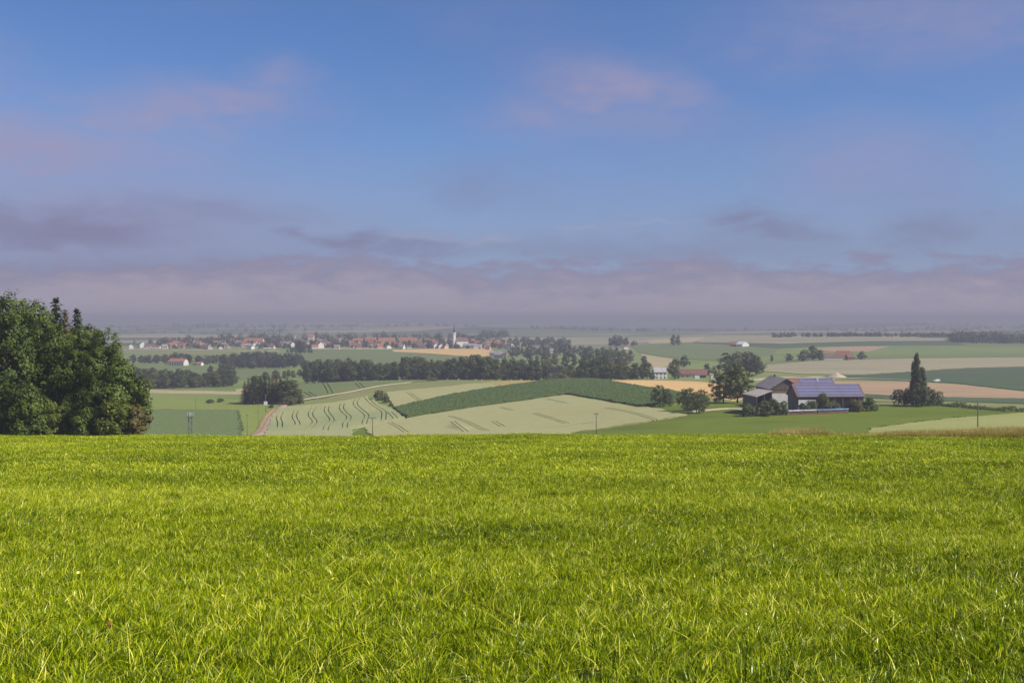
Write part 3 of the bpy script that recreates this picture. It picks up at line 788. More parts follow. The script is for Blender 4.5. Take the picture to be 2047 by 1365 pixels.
def mk_spruce(key, seed, H, W, n_whorl, mat, z0=0.06, leaf=0.7, per=9):
    rng = np.random.default_rng(seed)
    P, N, T = [], [], []
    for i in range(n_whorl):
        t = (i + rng.uniform(0, .6)) / n_whorl
        z = H * (z0 + (1 - z0) * t)
        rr = W / 2 * (1 - t) ** 0.85 * rng.uniform(.75, 1.15) + 0.12
        nb_ = max(4, int(9 * (1 - t) + 4))
        a0 = rng.uniform(0, 6.28)
        for b in range(nb_):
            a = a0 + 6.283 * b / nb_ + rng.normal(0, .15)
            L = rr * rng.uniform(.7, 1.1)
            m = max(3, int(per * L / (W / 2) + 3))
            s = rng.uniform(0.15, 1.0, m)
            x = np.cos(a) * L * s + rng.normal(0, .12, m); y = np.sin(a) * L * s + rng.normal(0, .12, m)
            zz_ = z - 0.28 * L * s ** 1.6 + 0.10 * L * s ** 4 - rng.uniform(0, .35, m)
            P.append(np.stack([x, y, zz_], 1))
            N.append(np.stack([np.cos(a) * .5 + rng.normal(0, .35, m), np.sin(a) * .5 + rng.normal(0, .35, m), .8 + rng.normal(0, .25, m)], 1))
            T.append(np.full(m, rng.uniform(0, 1)))
    P = np.concatenate(P); N = np.concatenate(N); T = np.concatenate(T)
    V = leaf_quads(rng, P, N, leaf, 0.55)
    me = mesh_np("crown_" + key, V, np.arange(len(V)).reshape(-1, 4), [mat], attrs={'tint': np.repeat(T, 4)})
    tr = MB().tube([(0, 0, -.4), (0, 0, H * .5), (0, 0, H * .97)], [H * .016, H * .010, .03], 7).mesh("trunk_" + key, M['bark_pale'], True)
    proto(key, H, [("trunk", tr), ("crown", me)])
mk_spruce("spruce0", 1, 20, 6.5, 34, M['needle'])
mk_spruce("spruce1", 2, 20, 6.0, 36, M['needle'], z0=.05)
mk_spruce("spruce2", 3, 20, 6.0, 32, M['needle_brown'], z0=.12)
mk_spruce("spruceN", 4, 26, 8.0, 84, M['needle_dark'], leaf=.5, per=22)
mk_spruce("spruceB", 5, 26, 7.0, 76, M['needle_brown'], leaf=.5, per=20)
def mk_poplar():
    H = 23.0
    rng = random.Random(5)
    L = []
    for i in range(11):
        t = i / 10
        z = 7 + 14.8 * t
        w = 2.0 * (1 - t) ** .55 + .75
        for _ in range(2):
            a = rng.uniform(0, 6.28)
            L.append(((math.cos(a) * w * .45, math.sin(a) * w * .45, z + rng.uniform(-.4, .4)), (w * .62, w * .62, 1.5)))
    proto("poplar", H, [("trunk", trunk("trunk_poplar", 5, H, .38, [l for l in L[::3]], M['bark'], top=.9)),
                        ("crown", crown("crown_poplar", 5, L, 420, 26, .42, .62, M['leaf_poplar'], flat=1.5))])
mk_poplar()
mk_broad("poplarbase", 66, 11, 10.5, 0.2, 300, 28, 0.45, 0.85, M['leaf_poplar'], n=12)

TREES = 0
def tree(key, px, D, top, label, name="broadleaf_tree", ws=1.0, cat="tree", group=None, seed=None, sink=0.0, H=None, base=None):
    """base: row of the foot (D then taken from the ground); top: picture row of the crown's top"""
    global TREES
    TREES += 1
    rng = random.Random(TREES * 7 + 1 if seed is None else seed)
    x, y = at(px, D) if base is None else hit(px, base)
    D = y
    z = gz(x, y) - 0.05
    if H is None:
        H = max(2.0, CAMZ + row_e(top) * D - z)
    Hp, parts = PROTO[key]
    s = H / Hp
    o = empty(name, (x, y, z - sink), rng.uniform(0, 6.28), (s * ws, s * ws, s))
    tag(o, label, cat, group)
    for n, me in parts:
        link(n, me, o)
    return o
def prof(p, x):
    return float(np.interp(x, [q[0] for q in p], [q[1] for q in p]))
ORD = ['first', 'second', 'third', 'fourth', 'fifth', 'sixth', 'seventh', 'eighth', 'ninth', 'tenth', 'eleventh', 'twelfth', 'thirteenth', 'fourteenth']
def tree_line(p, n, D0, D1, keys, label, group, jit=4.0, ws=(.85, 1.2), name="broadleaf_tree", seed=1, cat="tree"):
    rng = random.Random(seed)
    a, b = p[0][0], p[-1][0]
    for i in range(n):
        px = a + (b - a) * (i + rng.uniform(.1, .9)) / n
        D = rng.uniform(D0, D1)
        t = prof(p, px) + rng.uniform(-.3, 1) * jit
        if n <= 14: lb, gr = f"{label}, {ORD[i]} from the left", group
        else:
            part = ('left', 'middle', 'right')[min(2, 3 * i // n)]
            lb, gr = f"{label}, {part} third", f"{group}, {part} third"
        tree(rng.choice(keys), px, D, t, lb, name=name, ws=rng.uniform(*ws), group=gr, cat=cat)
MID = [f"mid{i}" for i in range(6)]
FARK = [f"far{i}" for i in range(4)]
def build_trees():
    # --- the forest edge on the left
    gF = "forest edge on the left"
    OA = [("oak0", -70, 214, 596, 1.0, "tall oak at the picture's far left end of the forest"),
          ("oak1", 8, 208, 590, .95, "tallest leafy oak at the left border of the forest edge"),
          ("oak2", 66, 215, 609, .9, "broad oak left of the first spruce top in the forest"),
          ("oak3", 118, 212, 655, .95, "oak standing in front of the two dark spruce tops"),
          ("oak0", 166, 210, 650, .8, "oak just right of the lone spruce top in the forest"),
          ("oak1", 208, 208, 660, .74, "rounded oak forming the right shoulder of the forest"),
          ("oak2", 234, 212, 684, .5, "smaller oak on the right flank of the forest edge")]
    for k, px, D, t, w, lb in OA: tree(k, px, D, t, lb, "oak_tree", w)
    for k, px, D, t, w in [("oak3", -20, 240, 602, 1.0), ("oak0", 45, 242, 606, .9), ("oak1", 88, 245, 622, .7), ("oak2", 140, 240, 664, .9), ("oak3", 184, 238, 659, .75), ("oak1", -110, 236, 598, 1.0)]:
        tree(k, px, D, t, "oak in the second row behind the forest edge", "oak_tree", w, group=gF)
    tree("spruceN", 113, 226, 592, "dark spruce with the taller pointed top rising above the forest", "spruce_tree", 1.6)
    tree("spruceB", 131, 228, 618, "brownish spruce beside the tallest spruce top in the forest", "spruce_tree", 1.6)
    tree("spruceN", 155, 230, 614, "dark spruce with the lone right-hand pointed top above the forest", "spruce_tree", 1.5)
    tree("spruceB", 190, 224, 650, "slim reddish spruce top peeping out of the forest's right part", "spruce_tree", .5)
    for i, (px, t, k) in enumerate([(-60, 770, "edge0"), (-10, 780, "edge1"), (28, 790, "edge0"), (60, 772, "edge1"), (98, 800, "edge0"), (135, 792, "edge1"), (168, 808, "edge1"), (190, 780, "edge0"), (215, 770, "edge0"), (229, 782, "edge1"), (244, 777, "edge0")]):
        tree(k, px, 203 + (i % 3) * 1.5, t, f"low leafy young tree at the forest's foot, {ORD[i]} from the left", "young_tree", .95, group="young trees at the forest foot")
    tree("edge0", 248, 206, 722, "tall slim young tree at the forest's right flank", "young_tree", .8)
    tree("brownbush", 270, 203, 812, "brownish shrub at the right end of the forest edge", "shrub", .9, cat="shrub")
    # --- dark clump by the junction
    gC = "dark conifer clump by the track junction"
    for i, (k, px, t, D) in enumerate([("spruce0", 489, 761, 700), ("spruce1", 497, 754, 705), ("spruce0", 506, 751, 698), ("mid1", 513, 752, 710), ("spruce0", 521, 750, 700), ("spruce1", 530, 751, 706), ("spruce0", 538, 752, 699), ("spruce2", 545, 749, 704), ("spruce2", 552, 750, 700), ("spruce0", 560, 752, 700), ("mid3", 567, 758, 696), ("spruce2", 574, 752, 705), ("mid1", 583, 760, 702)]):
        tree(k, px, D, t, f"dark spruce in the clump by the track junction, tree {ORD[i]} from left" if k[0] == 's' else f"leafy tree in the spruce clump, {ORD[i]} from the left", "spruce_tree" if k[0] == 's' else "broadleaf_tree", 1.75, group=gC if k[0] == 's' else "leafy trees in the conifer clump")
    tree("bush0", 596, 690, 786, "rounded dark shrub at the right end of the conifer clump", "shrub", 1.0, cat="shrub")
    tree("bush1", 577, 686, 792, "low green shrub in front of the conifer clump", "shrub", 1.2, cat="shrub")
    # --- valley tree lines
    P1 = [(610, 722), (625, 715), (650, 719), (690, 717), (712, 715), (735, 716), (760, 722), (790, 722), (803, 710), (830, 713), (860, 717), (900, 716), (930, 710), (962, 708), (978, 712), (1000, 717), (1030, 718), (1060, 719), (1095, 720), (1112, 726), (1152, 729)]
    tree_line(P1, 46, 1020, 1060, MID, "broadleaf tree in the dark valley tree line behind the hilltop", "valley tree line", seed=3, ws=(.95, 1.35))
    tree_line([(q[0], q[1] + 7) for q in P1], 40, 985, 1010, MID, "front row tree of the dark valley tree line", "front row of the valley tree line", seed=4, ws=(1.0, 1.4))
    tree_line([(640, 720), (698, 717)], 11, 1000, 1040, ["spruce0", "spruce1", "spruce2"], "slim brownish spruce in the valley tree line", "spruces in the valley tree line", seed=5, ws=(1.0, 1.3), name="spruce_tree")
    P2 = [(1156, 716), (1180, 712), (1212, 713), (1230, 723), (1262, 727), (1290, 722), (1303, 727)]
    tree_line(P2, 11, 950, 975, MID, "broadleaf tree in the wood left of the white farmhouse", "wood left of the farmhouse", seed=6, ws=(1.2, 1.6))
    tree_line([(1158, 735), (1210, 728), (1240, 738), (1305, 742)], 12, 925, 940, MID, "lower front tree of the wood left of the farmhouse", "front of the wood by the farmhouse", seed=7, ws=(1.3, 1.7))
    tree_line([(985, 716), (1050, 713), (1110, 704), (1160, 706), (1200, 700), (1260, 700), (1292, 712)], 18, 1300, 1450, MID, "tree in the bluish stream wood beyond the valley tree line", "stream wood", seed=8, ws=(1.0, 1.5))
    tree_line([(1020, 690), (1080, 692), (1120, 686), (1160, 690), (1200, 694), (1250, 696)], 22, 1600, 1900, FARK, "hazy tree on the village's wooded right end", "trees at the village's right end", seed=9, ws=(1.0, 1.5))
    P4 = [(268, 732), (285, 733), (310, 735), (330, 738), (372, 738), (386, 741), (396, 745), (420, 743), (440, 734), (457, 735), (470, 742)]
    tree_line(P4, 22, 1060, 1085, MID, "tree in the dark tree line behind the straw strip on the left", "left tree line", seed=10, ws=(1.2, 1.6))
    tree_line([(q[0], q[1] + 10) for q in P4], 16, 1045, 1058, MID, "low front tree of the left tree line", "front of the left tree line", seed=11, ws=(1.2, 1.6))
    tree_line([(262, 706), (300, 710), (330, 706), (352, 702), (380, 708), (402, 710), (450, 707)], 18, 1625, 1665, FARK, "tree in the bluish tree line behind the white house", "tree line behind the white house", seed=12, ws=(1.5, 2.0))
    tree_line([(448, 706), (480, 705), (512, 702), (546, 703), (606, 706)], 20, 1500, 1560, FARK, "rear tree of the thick wood right of the white house", "rear of the wood right of the white house", seed=13, ws=(1.2, 1.6))
    tree_line([(440, 716), (480, 713), (546, 711), (606, 714)], 16, 1440, 1480, FARK, "front tree of the thick wood right of the white house", "front of the wood right of the white house", seed=23, ws=(1.4, 1.8))
    tree_line([(574, 696), (592, 683), (604, 681), (616, 690), (626, 697)], 8, 1900, 1960, FARK, "tall rounded tree of the clump before the village", "clump before the village", seed=14, ws=(.9, 1.2))
    tree_line([(520, 742), (556, 738), (590, 736), (612, 742)], 9, 1150, 1220, MID, "pale green willow behind the conifer clump", "willows behind the conifer clump", seed=15, ws=(1.2, 1.6), name="willow_tree")
    tree_line([(415, 728), (455, 726), (475, 732)], 4, 1150, 1200, MID, "tree rising behind the left tree line", "trees behind the left tree line", seed=16, ws=(1.0, 1.3))
    # --- right side, middle distance
    for k, px, D, t, w, lb in [("mid0", 1349, 925, 717, 1.25, "big dark tree between the white farmhouse and the red barn"),
                               ("mid2", 1368, 1250, 710, 1.5, "single round tree above the red barn"),
                               ("mid4", 1413, 985, 727, 1.3, "round tree behind the red barn's right end"),
                               ("mid2", 1428, 1000, 732, 1.2, "dark tree beside the big lime, behind the stubble field"),
                               ("mid2", 1456, 1010, 706, 1.6, "left tree of the big bluish tree group behind the farm"),
                               ("mid5", 1475, 1030, 702, 1.6, "middle tree of the big bluish tree group behind the farm"),
                               ("mid0", 1498, 1015, 703, 1.6, "second tree from the right in the bluish group behind the farm"),
                               ("mid2", 1512, 1005, 710, 1.5, "right tree of the big bluish tree group behind the farm"),
                               ("far1", 1543, 1345, 709, .9, "lone small tree on the right slope"),
                               ("far0", 1578, 1345, 706, 1.7, "round shrub-like tree left of the distant farmstead"),
                               ("mid2", 1606, 1350, 699, 1.7, "dark tree beside the distant farmstead"),
                               ("mid0", 1625, 1370, 691, 1.5, "tallest tree beside the distant farmstead"),
                               ("mid3", 1639, 1365, 698, 1.4, "slim tree at the wall of the distant farmstead"),
                               ("mid2", 1722, 1400, 702, 1.9, "bushy tree at the right end of the distant farmstead"),
                               ("far1", 1345, 2150, 669, 1.0, "left of two hazy trees on the far ridge"),
                               ("far0", 1355, 2160, 670, 1.0, "right of two hazy trees on the far ridge")]:
        tree(k, px, D, t, lb, ws=w)
    tree_line([(1217, 671), (1232, 668), (1250, 674), (1278, 684)], 9, 2200, 2260, FARK, "hazy tree of the slope clump right of the village", "clump right of the village", seed=17, ws=(1.0, 1.4))
    0 and tree_line([(1545, 663), (1570, 661), (1620, 659), (1690, 661), (1720, 658), (1750, 659), (1800, 663), (1905, 668)], 38, 2560, 2640, FARK, "hazy tree in the long thin line on the far right ridge", "far ridge tree line", seed=18, ws=(1.3, 2.0), jit=2.0)
    0 and tree_line([(1900, 668), (1915, 661), (1960, 658), (2010, 662), (2025, 670), (2060, 665)], 22, 2180, 2300, FARK, "hazy tree of the square wood at the right border", "hazy wood on the right", seed=19, ws=(1.0, 1.4), jit=3.0)
    # --- around the farm
    for k, px, base, t, w, lb, nm in [
        ("fruit0", 1319, 813, 771, .85, "leftmost fruit tree of the row at the pasture edge", "fruit_tree"),
        ("fruit1", 1337, 812, 786, .7, "small fruit tree second from the left at the pasture edge", "fruit_tree"),
        ("fruit2", 1374, 822, 776, .8, "fruit tree with the ragged top left of the big lime", "fruit_tree"),
        ("fruit0", 1392, 826, 785, .9, "nearest fruit tree with its foot lowest on the pasture", "fruit_tree"),
        ("fruit1", 1404, 816, 779, .6, "fruit tree leaning behind the nearest one", "fruit_tree"),
        ("fruit2", 1433, 807, 794, 1.0, "small low fruit tree under the big lime", "fruit_tree"),
        ("lime0", 1446, 805, 742, 1.15, "left half of the big lime tree pair beside the barns", "lime_tree"),
        ("lime1", 1474, 806, 726, 1.15, "taller lime tree beside the left barn", "lime_tree"),
        ("poplar", 1831, 812, 705, .95, "tall pointed poplar standing alone on the right", "poplar_tree"),
        ("poplarbase", 1836, 813, 766, .95, "dense dark tree wrapped around the poplar's foot", "broadleaf_tree"),
        ("poplarbase", 1857, 812, 774, .8, "dark bushy tree right of the poplar's foot", "broadleaf_tree"),
        ("poplarbase", 1815, 812, 776, .7, "dark tree close at the left of the poplar's foot", "broadleaf_tree"),
        ("fruit1", 1876, 811, 783, .7, "spreading small tree furthest right of the poplar", "broadleaf_tree"),
        ("poplar", 1842, 811, 733, 1.25, "shorter second poplar stem just right of the tall one", "poplar_tree"),
        ("fruit2", 1797, 811, 778, .75, "small spreading tree left of the poplar", "broadleaf_tree")]:
        tree(k, px, 0, t, lb, nm, w, base=base)
    for k, px, D, t, w, lb in [
        ("bush2", 1494, 506, 807, .8, "small shrub at the left shed's corner"),
        ("bush0", 1527, 507, 801, .9, "yellowish shrub in front of the open shed"),
        ("bush1", 1547, 510, 799, .85, "tall shrub left of the wood piles"),
        ("bush2", 1564, 511, 803, .8, "dark shrub at the solar barn's left corner"),
        ("bush0", 1622, 517, 800, .95, "spreading shrub in front of the solar barn wall"),
        ("bush1", 1647, 518, 787, .6, "tall greyish shrub reaching over the solar barn eave"),
        ("bush2", 1665, 518, 801, .8, "shrub above the blue covered wood pile"),
        ("bush0", 1711, 519, 798, .95, "grey green shrub under the solar barn's right eave"),
        ("bush1", 1739, 521, 796, .8, "bright shrub at the solar barn's right corner"),
        ("bush2", 1605, 516, 806, .8, "low shrub behind the grey covered wood pile"),
        ("bush1", 1116, 955, 746, 2.2, "rounded bush in front of the slate roofed house"),
        ("bush0", 1100, 950, 750, 2.0, "low bush left of the slate roofed house")]:
        tree(k, px, D, t, lb, "shrub", w, "shrub")
    for k, px, base, t, w, lb in [
        ("bush0", 759, 800, 780, 1.0, "larger dark bush on the hill between two wheat fields"),
        ("bush1", 771, 805, 793, 1.0, "smaller bush just right of the larger one on the hill"),
        ("bush2", 781, 812, 805, 1.0, "tiny bush near the corn strip's left tip")]:
        tree(k, px, 0, t, lb, "shrub", w, "shrub", base=base)
    tree("bush2", 865, 900, 755, "low bush on the crest of the olive strip", "shrub", 2.2, "shrub", H=3.0)
    tree("bush0", 420, 720, 0, "scrubby bush on the bank in the pale meadow", "shrub", 1.6, "shrub", H=2.6)
    tree("bush1", 440, 730, 0, "second scrubby bush on the bank in the pale meadow", "shrub", 1.6, "shrub", H=2.4)
    tree("bush0", 543, 668, 0, "little bush at the inside of the track's bend", "shrub", 1.2, "shrub", H=2.2)
    # village greenery
    rng = random.Random(77)
    for i in range(44):
        px = rng.uniform(255, 1010); D = rng.uniform(2110, 2200) if i % 3 == 0 else rng.uniform(2250, 2650)
        if 890 < px < 925 and D < 2350: continue
        tree(rng.choice(FARK), px, D, 0, f"dark tree among the village houses {'left' if px < 640 else ('in the middle' if px < 890 else 'right of the church')}, {'front' if D < 2240 else 'rear'} rows", ws=rng.uniform(.9, 1.4), group=f"village trees {0 if px < 640 else (1 if px < 890 else 2)} {D < 2240}", H=rng.uniform(8, 15))
    # low hedges
build_trees()

def far_wood(name, p, D0, D1, n, label, seed, hmin=10, hmax=18):
    """a wood so far off that it reads as one bluish mass"""
    rng = np.random.default_rng(seed)
    V = []
    a, b = p
    for i in range(n):
        px = rng.uniform(a, b); D = rng.uniform(D0, D1)
        x, y = at(px, D); z = gz(x, y)
        h = rng.uniform(hmin, hmax); w = h * rng.uniform(.35, .6)
        m = 60
        d = unit(rng, m); d[:, 2] = np.abs(d[:, 2]) * 1.0
        P = np.array([x, y, z]) + d * np.array([w, w, h * .95]) * rng.uniform(.6, 1, (m, 1))
        V.append(leaf_quads(rng, P, d + .4 * unit(rng, m), 3.6))
    V = np.concatenate(V)
    F = np.arange(len(V)).reshape(-1, 4)
    o = link(name, mesh_np(name, V, F, [M['leaf_far']], attrs={'tint': np.repeat(rng.uniform(0, 1, len(F)), 4)}))
    tag(o, label, "wood", kind="stuff")
far_wood("far_wood", (962, 1014), 3300, 3450, 34, "hazy blue wood right of the church", 1, 20, 28)
far_wood("far_wood", (1060, 1300), 5000, 6200, 90, "long pale wood fading into the mist right of the village", 2, 12, 26)
far_wood("far_wood", (1300, 1620), 5600, 7000, 90, "very faint wood in the mist above the right slope", 3, 12, 28)
far_wood("far_wood", (1620, 2080), 5200, 7000, 120, "faint misty wood behind the far ridge tree line", 4, 12, 30)
far_wood("far_wood", (240, 620), 5000, 6500, 110, "faint misty wood behind the village's left half", 5, 12, 28)
far_wood("far_wood", (620, 960), 5600, 7200, 90, "very faint wood in the mist behind the village", 6, 12, 30)
far_wood("far_wood", (1545, 1905), 2560, 2640, 120, "long thin hazy tree line on the far right ridge", 7, 6, 14)
far_wood("far_wood", (1900, 2100), 2180, 2320, 120, "hazy square wood at the right border", 8, 18, 30)
far_wood("village_greenery", (440, 1000), 2560, 2900, 130, "bluish mass of trees behind the village roofs", 9, 12, 24)
far_wood("village_greenery", (300, 560), 2400, 2560, 40, "dark trees massed behind the village's left end", 10, 10, 20)
far_wood("village_greenery", (330, 1010), 2140, 2560, 300, "small dark gardens and hedges scattered between the village houses", 12, 5, 13)
far_wood("village_greenery", (1010, 1140), 2200, 2700, 60, "dark trees massed at the village's right end", 11, 8, 16)

def hedge(name, pts, h, w, mat, label, seed, dens=7, leaf=.5):
    rng = np.random.default_rng(seed)
    c = np.array(smooth_line([np.array(wpt(q)) for q in pts], 8))
    L = np.linalg.norm(np.diff(c, axis=0), axis=1); cum = np.concatenate([[0], np.cumsum(L)])
    n = int(cum[-1] * dens * w)
    t = rng.uniform(0, cum[-1], n)
    x = np.interp(t, cum, c[:, 0]) + rng.normal(0, w / 2.5, n); y = np.interp(t, cum, c[:, 1]) + rng.normal(0, w / 2.5, n)
    hh = h * (0.6 + 0.5 * np.sin(t * .35 + seed) * np.sin(t * .13) + rng.uniform(0, .3, n))
    z = ground_z(x, y) + np.abs(rng.uniform(0, 1, n)) ** .6 * np.maximum(hh, .2)
    P = np.column_stack([x, y, z])
    V = leaf_quads(rng, P, unit(rng, n) + np.array([0, -.3, .5]), leaf)
    F = np.arange(len(V)).reshape(-1, 4)
    o = link(name, mesh_np(name, V, F, [mat], attrs={'tint': np.repeat(rng.uniform(0, 1, n), 4)}))
    tag(o, label, "hedge")
    return o
hedge("hedge", [(1868, 811), (1900, 813), (1960, 818.5), (2010, 822), (2100, 825)], 2.0, 3.0, M['leaf_bush'], "low dark hedge running right from the poplar", 3, 14, .7)
hedge("hedge", [(1735, 858.5), (1800, 850), (1837, 845), (1892, 838), (1930, 835)], .8, 1.2, M['leaf_brown'], "thin weedy strip between the pasture and the barley field", 4, 10, .4)

def verge_grass(pts, h, w, mat, label, seed, dens=9, leaf=.35):
    o = hedge("verge_grass", pts, h, w, mat, label, seed, dens, leaf)
    o["kind"] = "stuff"; o["category"] = "grass"
verge_grass(zz(z3, (1490, 1187)) + zz(z4, (0, 1160), (600, 1065), (1100, 1000)) + zz(z5, (-62, 930), (0, 935), (300, 989), (560, 1034), (720, 1063)), 1.0, 1.6, M['leaf_bush'], "ragged weedy edge between the corn strip and the beige wheat", 11)
verge_grass(zz(z5, (60, 1338), (250, 1314), (500, 1272), (900, 1218), (1285, 1154)), .7, 1.2, M['leaf_bush'], "rough grass edge between the beige wheat and the pasture", 12)
verge_grass(zz(z3, (330, 988), (600, 962), (830, 903), (1200, 828), (1747, 774)), .6, 1.6, M['leaf_brown'], "dry grass edge along the upper side of the hill track", 13)
verge_grass(zz(z3, (215, 1053), (400, 1042), (700, 1012), (950, 966), (1060, 942)), .5, 1.4, M['leaf_brown'], "dry grass edge along the top of the wavy wheat field", 14)
verge_grass([(474, 822), (480, 845), (484, 862)], .8, 1.5, M['leaf_bush'], "rough grass edge at the right end of the left corn field", 15)
verge_grass([(1600, 784.5), (1727, 788.5), (1868, 794.5), (2047, 798)], .5, 1.6, M['leaf_brown'], "dry grass edge below the pinkish harvested field", 16)
verge_grass([(1727, 750), (1819, 744), (1938, 736.5), (2100, 732)], .8, 2.0, M['leaf_bush'], "thin weedy edge above the large dark green field", 17)
verge_grass(zz(z3, (1262, 897), (1747, 853)) + zz(z4, (250, 841), (600, 802)), .6, 1.6, M['leaf_brown'], "dry grass edge above the slim pale wheat field", 18)
# ------------------------------------------------------------------ buildings
M['wall_white'] = mat_noise("white_render", (.70, .68, .63), (.80, .78, .74), 0.6, c3=(.6, .57, .5), scale2=.2, f3=.3)
M['wall_cream'] = mat_noise("cream_render", (.62, .52, .36), (.70, .60, .44), 0.6)
M['wall_grey'] = mat_noise("grey_render", (.34, .32, .30), (.44, .42, .40), 0.6)
M['wood_grey'] = mat_noise("weathered_boards", (.10, .088, .075), (.20, .175, .15), 1.2, stretch=(4, 4, .25), c3=(.08, .07, .06), scale2=.5)
M['wood_brown'] = mat_noise("brown_boards", (.16, .105, .065), (.27, .185, .12), 1.2, stretch=(4, 4, .25), c3=(.10, .07, .05), scale2=.5)
M['roof_red'] = mat_noise("red_tiles", (.20, .088, .062), (.28, .125, .085), 0.8, c3=(.28, .10, .07), scale2=.25)
M['roof_orange'] = mat_noise("orange_tiles", (.31, .135, .08), (.38, .175, .105), 0.8, c3=(.40, .15, .09), scale2=.25)
M['roof_brown'] = mat_noise("brown_tiles", (.16, .085, .065), (.24, .13, .10), 0.8, c3=(.12, .07, .06), scale2=.25)
M['roof_grey'] = mat_noise("fibre_cement_roof", (.27, .235, .215), (.36, .315, .29), 0.5, c3=(.20, .175, .16), scale2=.2, stretch=(1, .3, 1))
M['metal_white'] = mat_noise("white_sheet", (.6, .62, .65), (.72, .73, .75), 0.5, 0.5, 0.4)
M['spire'] = mat_noise("dark_spire_slate", (.035, .03, .03), (.06, .05, .05), 1.0)
M['trim'] = mat_noise("dark_trim", (.10, .06, .04), (.16, .10, .07), 1.0)
M['glass_dark'] = mat_noise("dark_window_glass", (.02, .022, .028), (.04, .045, .055), 1.0, 0.15, 0.5)
M['dark'] = mat_noise("shade_and_black", (.012, .012, .014), (.02, .02, .022), 1.0)  # near-black for painted shade in openings, also for black parts
M['log'] = mat_noise("split_logs", (.26, .13, .075), (.50, .33, .20), 3.0, c3=(.16, .08, .05), scale2=2.0, f3=.8)
M['tarp_grey'] = mat_noise("pale_tarpaulin", (.36, .37, .40), (.52, .52, .54), 1.5, 0.45, 0.4)
M['tarp_blue'] = mat_noise("blue_tarpaulin", (.07, .16, .36), (.26, .36, .54), 1.2, 0.45, 0.4)
M['pole'] = mat_noise("pole_wood", (.10, .08, .06), (.17, .14, .11), 2.0, stretch=(1, 1, .2))
M['steel'] = mat_noise("galvanised_steel", (.09, .095, .10), (.15, .155, .16), 1.5, 0.5, 0.4)
M['ceramic'] = mat_noise("pale_insulators", (.25, .26, .28), (.42, .43, .45), 3.0, 0.3, 0.5)
def solar_material():
    m, t, b, nb = base_mat("solar_cells", 0.30, 0.35)
    g = nb.node('ShaderNodeObjectInfo')
    c = nb.mix(g.outputs['Random'], (.030, .034, .115, 1), (.058, .056, .16, 1))
    t.links.new(c, b.inputs['Base Color'])
    return m
M['solar'] = solar_material()
M['solar_frame'] = mat_noise("aluminium_frame", (.46, .45, .52), (.55, .54, .60), 2.0, 0.5, 0.4)

def gable(name, loc, rz, L, W, he, hr, wall, roof, label, cat="house", over=0.4, group=None, thick=0.22, chimney=False, roof_name="roof", windows=(), sink=1.0):
    """a gabled building, ridge along its local X; he eave height, hr ridge height"""
    o = empty(name, loc, rz)
    tag(o, label, cat, group)
    mb = MB()
    l, w = L / 2, W / 2
    mb.add([(-l, -w, -sink), (l, -w, -sink), (l, w, -sink), (-l, w, -sink), (-l, -w, he), (l, -w, he), (l, w, he), (-l, w, he), (-l, 0, hr), (l, 0, hr)],
           [(0, 1, 5, 4), (2, 3, 7, 6), (1, 2, 6, 9, 5), (3, 0, 4, 8, 7), (3, 2, 1, 0), (4, 5, 9, 8), (6, 7, 8, 9)])
    mb.build("wall", wall, o)
    sl = (hr - he) / w
    e = w + over; ze = hr - sl * e
    up = 0.05 + thick
    rb = MB()
    ll = l + over
    n = Vector((0, -sl, 1)).normalized() if False else Vector((0, 0, 1))
    rb.slab([(-ll, -e, ze + up), (ll, -e, ze + up), (ll, 0, hr + up), (-ll, 0, hr + up)], n, thick)
    rb.slab([(-ll, 0, hr + up), (ll, 0, hr + up), (ll, e, ze + up), (-ll, e, ze + up)], n, thick)
    r = rb.build(roof_name, roof, o)
    if chimney:
        MB().box(l * .3, l * .3 + .7, -.9, -.2, hr - .8, hr + 1.1).build("chimney", M['wall_white'], r)
    for (side, u, z, ww, hh) in windows:        # side: f front, g gable -X, h gable +X
        wb = MB()
        if side == 'f': wb.box(u - ww / 2, u + ww / 2, -w - .06, -w + .05, z, z + hh)
        elif side == 'g': wb.box(-l - .06, -l + .05, u - ww / 2, u + ww / 2, z, z + hh)
        else: wb.box(l - .05, l + .06, u - ww / 2, u + ww / 2, z, z + hh)
        wb.build("window", M['glass_dark'], o)
    return o, r
def solar_field(roof_obj, L0, L1, nx, W, he, hr, rows, v0, v1, gaps=(), over=0.4, thick=.22):
    """modules on the front (-Y) slope between slope fractions v0..v1 (0 ridge, 1 eave)"""
    w = W / 2; sl = (hr - he) / w; e = w + over
    sx = (L1 - L0) / nx
    slope_len = math.hypot(e, sl * e)
    sv = (v1 - v0) * slope_len / rows
    fr = MB().box(-sx * .48, sx * .48, -sv * .48, sv * .48, 0, .05).mesh("solar_module", M['solar_frame'])
    pn = MB().box(-sx * .39, sx * .39, -sv * .445, sv * .445, .05, .06).mesh("solar_cells", M['solar'])
    both = MB(); 
    me = bpy.data.meshes.new("solar_module")
    bm = bmesh.new(); bm.from_mesh(fr); nf = len(bm.faces); bm.from_mesh(pn)
    bm.faces.ensure_lookup_table()
    for i, f in enumerate(bm.faces): f.material_index = 0 if i < nf else 1
    bm.to_mesh(me); bm.free()
    me.materials.append(M['solar_frame']); me.materials.append(M['solar'])
    ang = math.atan(sl)
    for i in range(nx):
        if i in gaps: continue
        for j in range(rows):
            d = v0 * slope_len + (j + .5) * sv
            x = L0 + (i + .5) * sx
            link("solar_module", me, roof_obj, (x, -d * math.cos(ang), hr + .05 + thick - d * math.sin(ang) + .06), (ang, 0, 0))

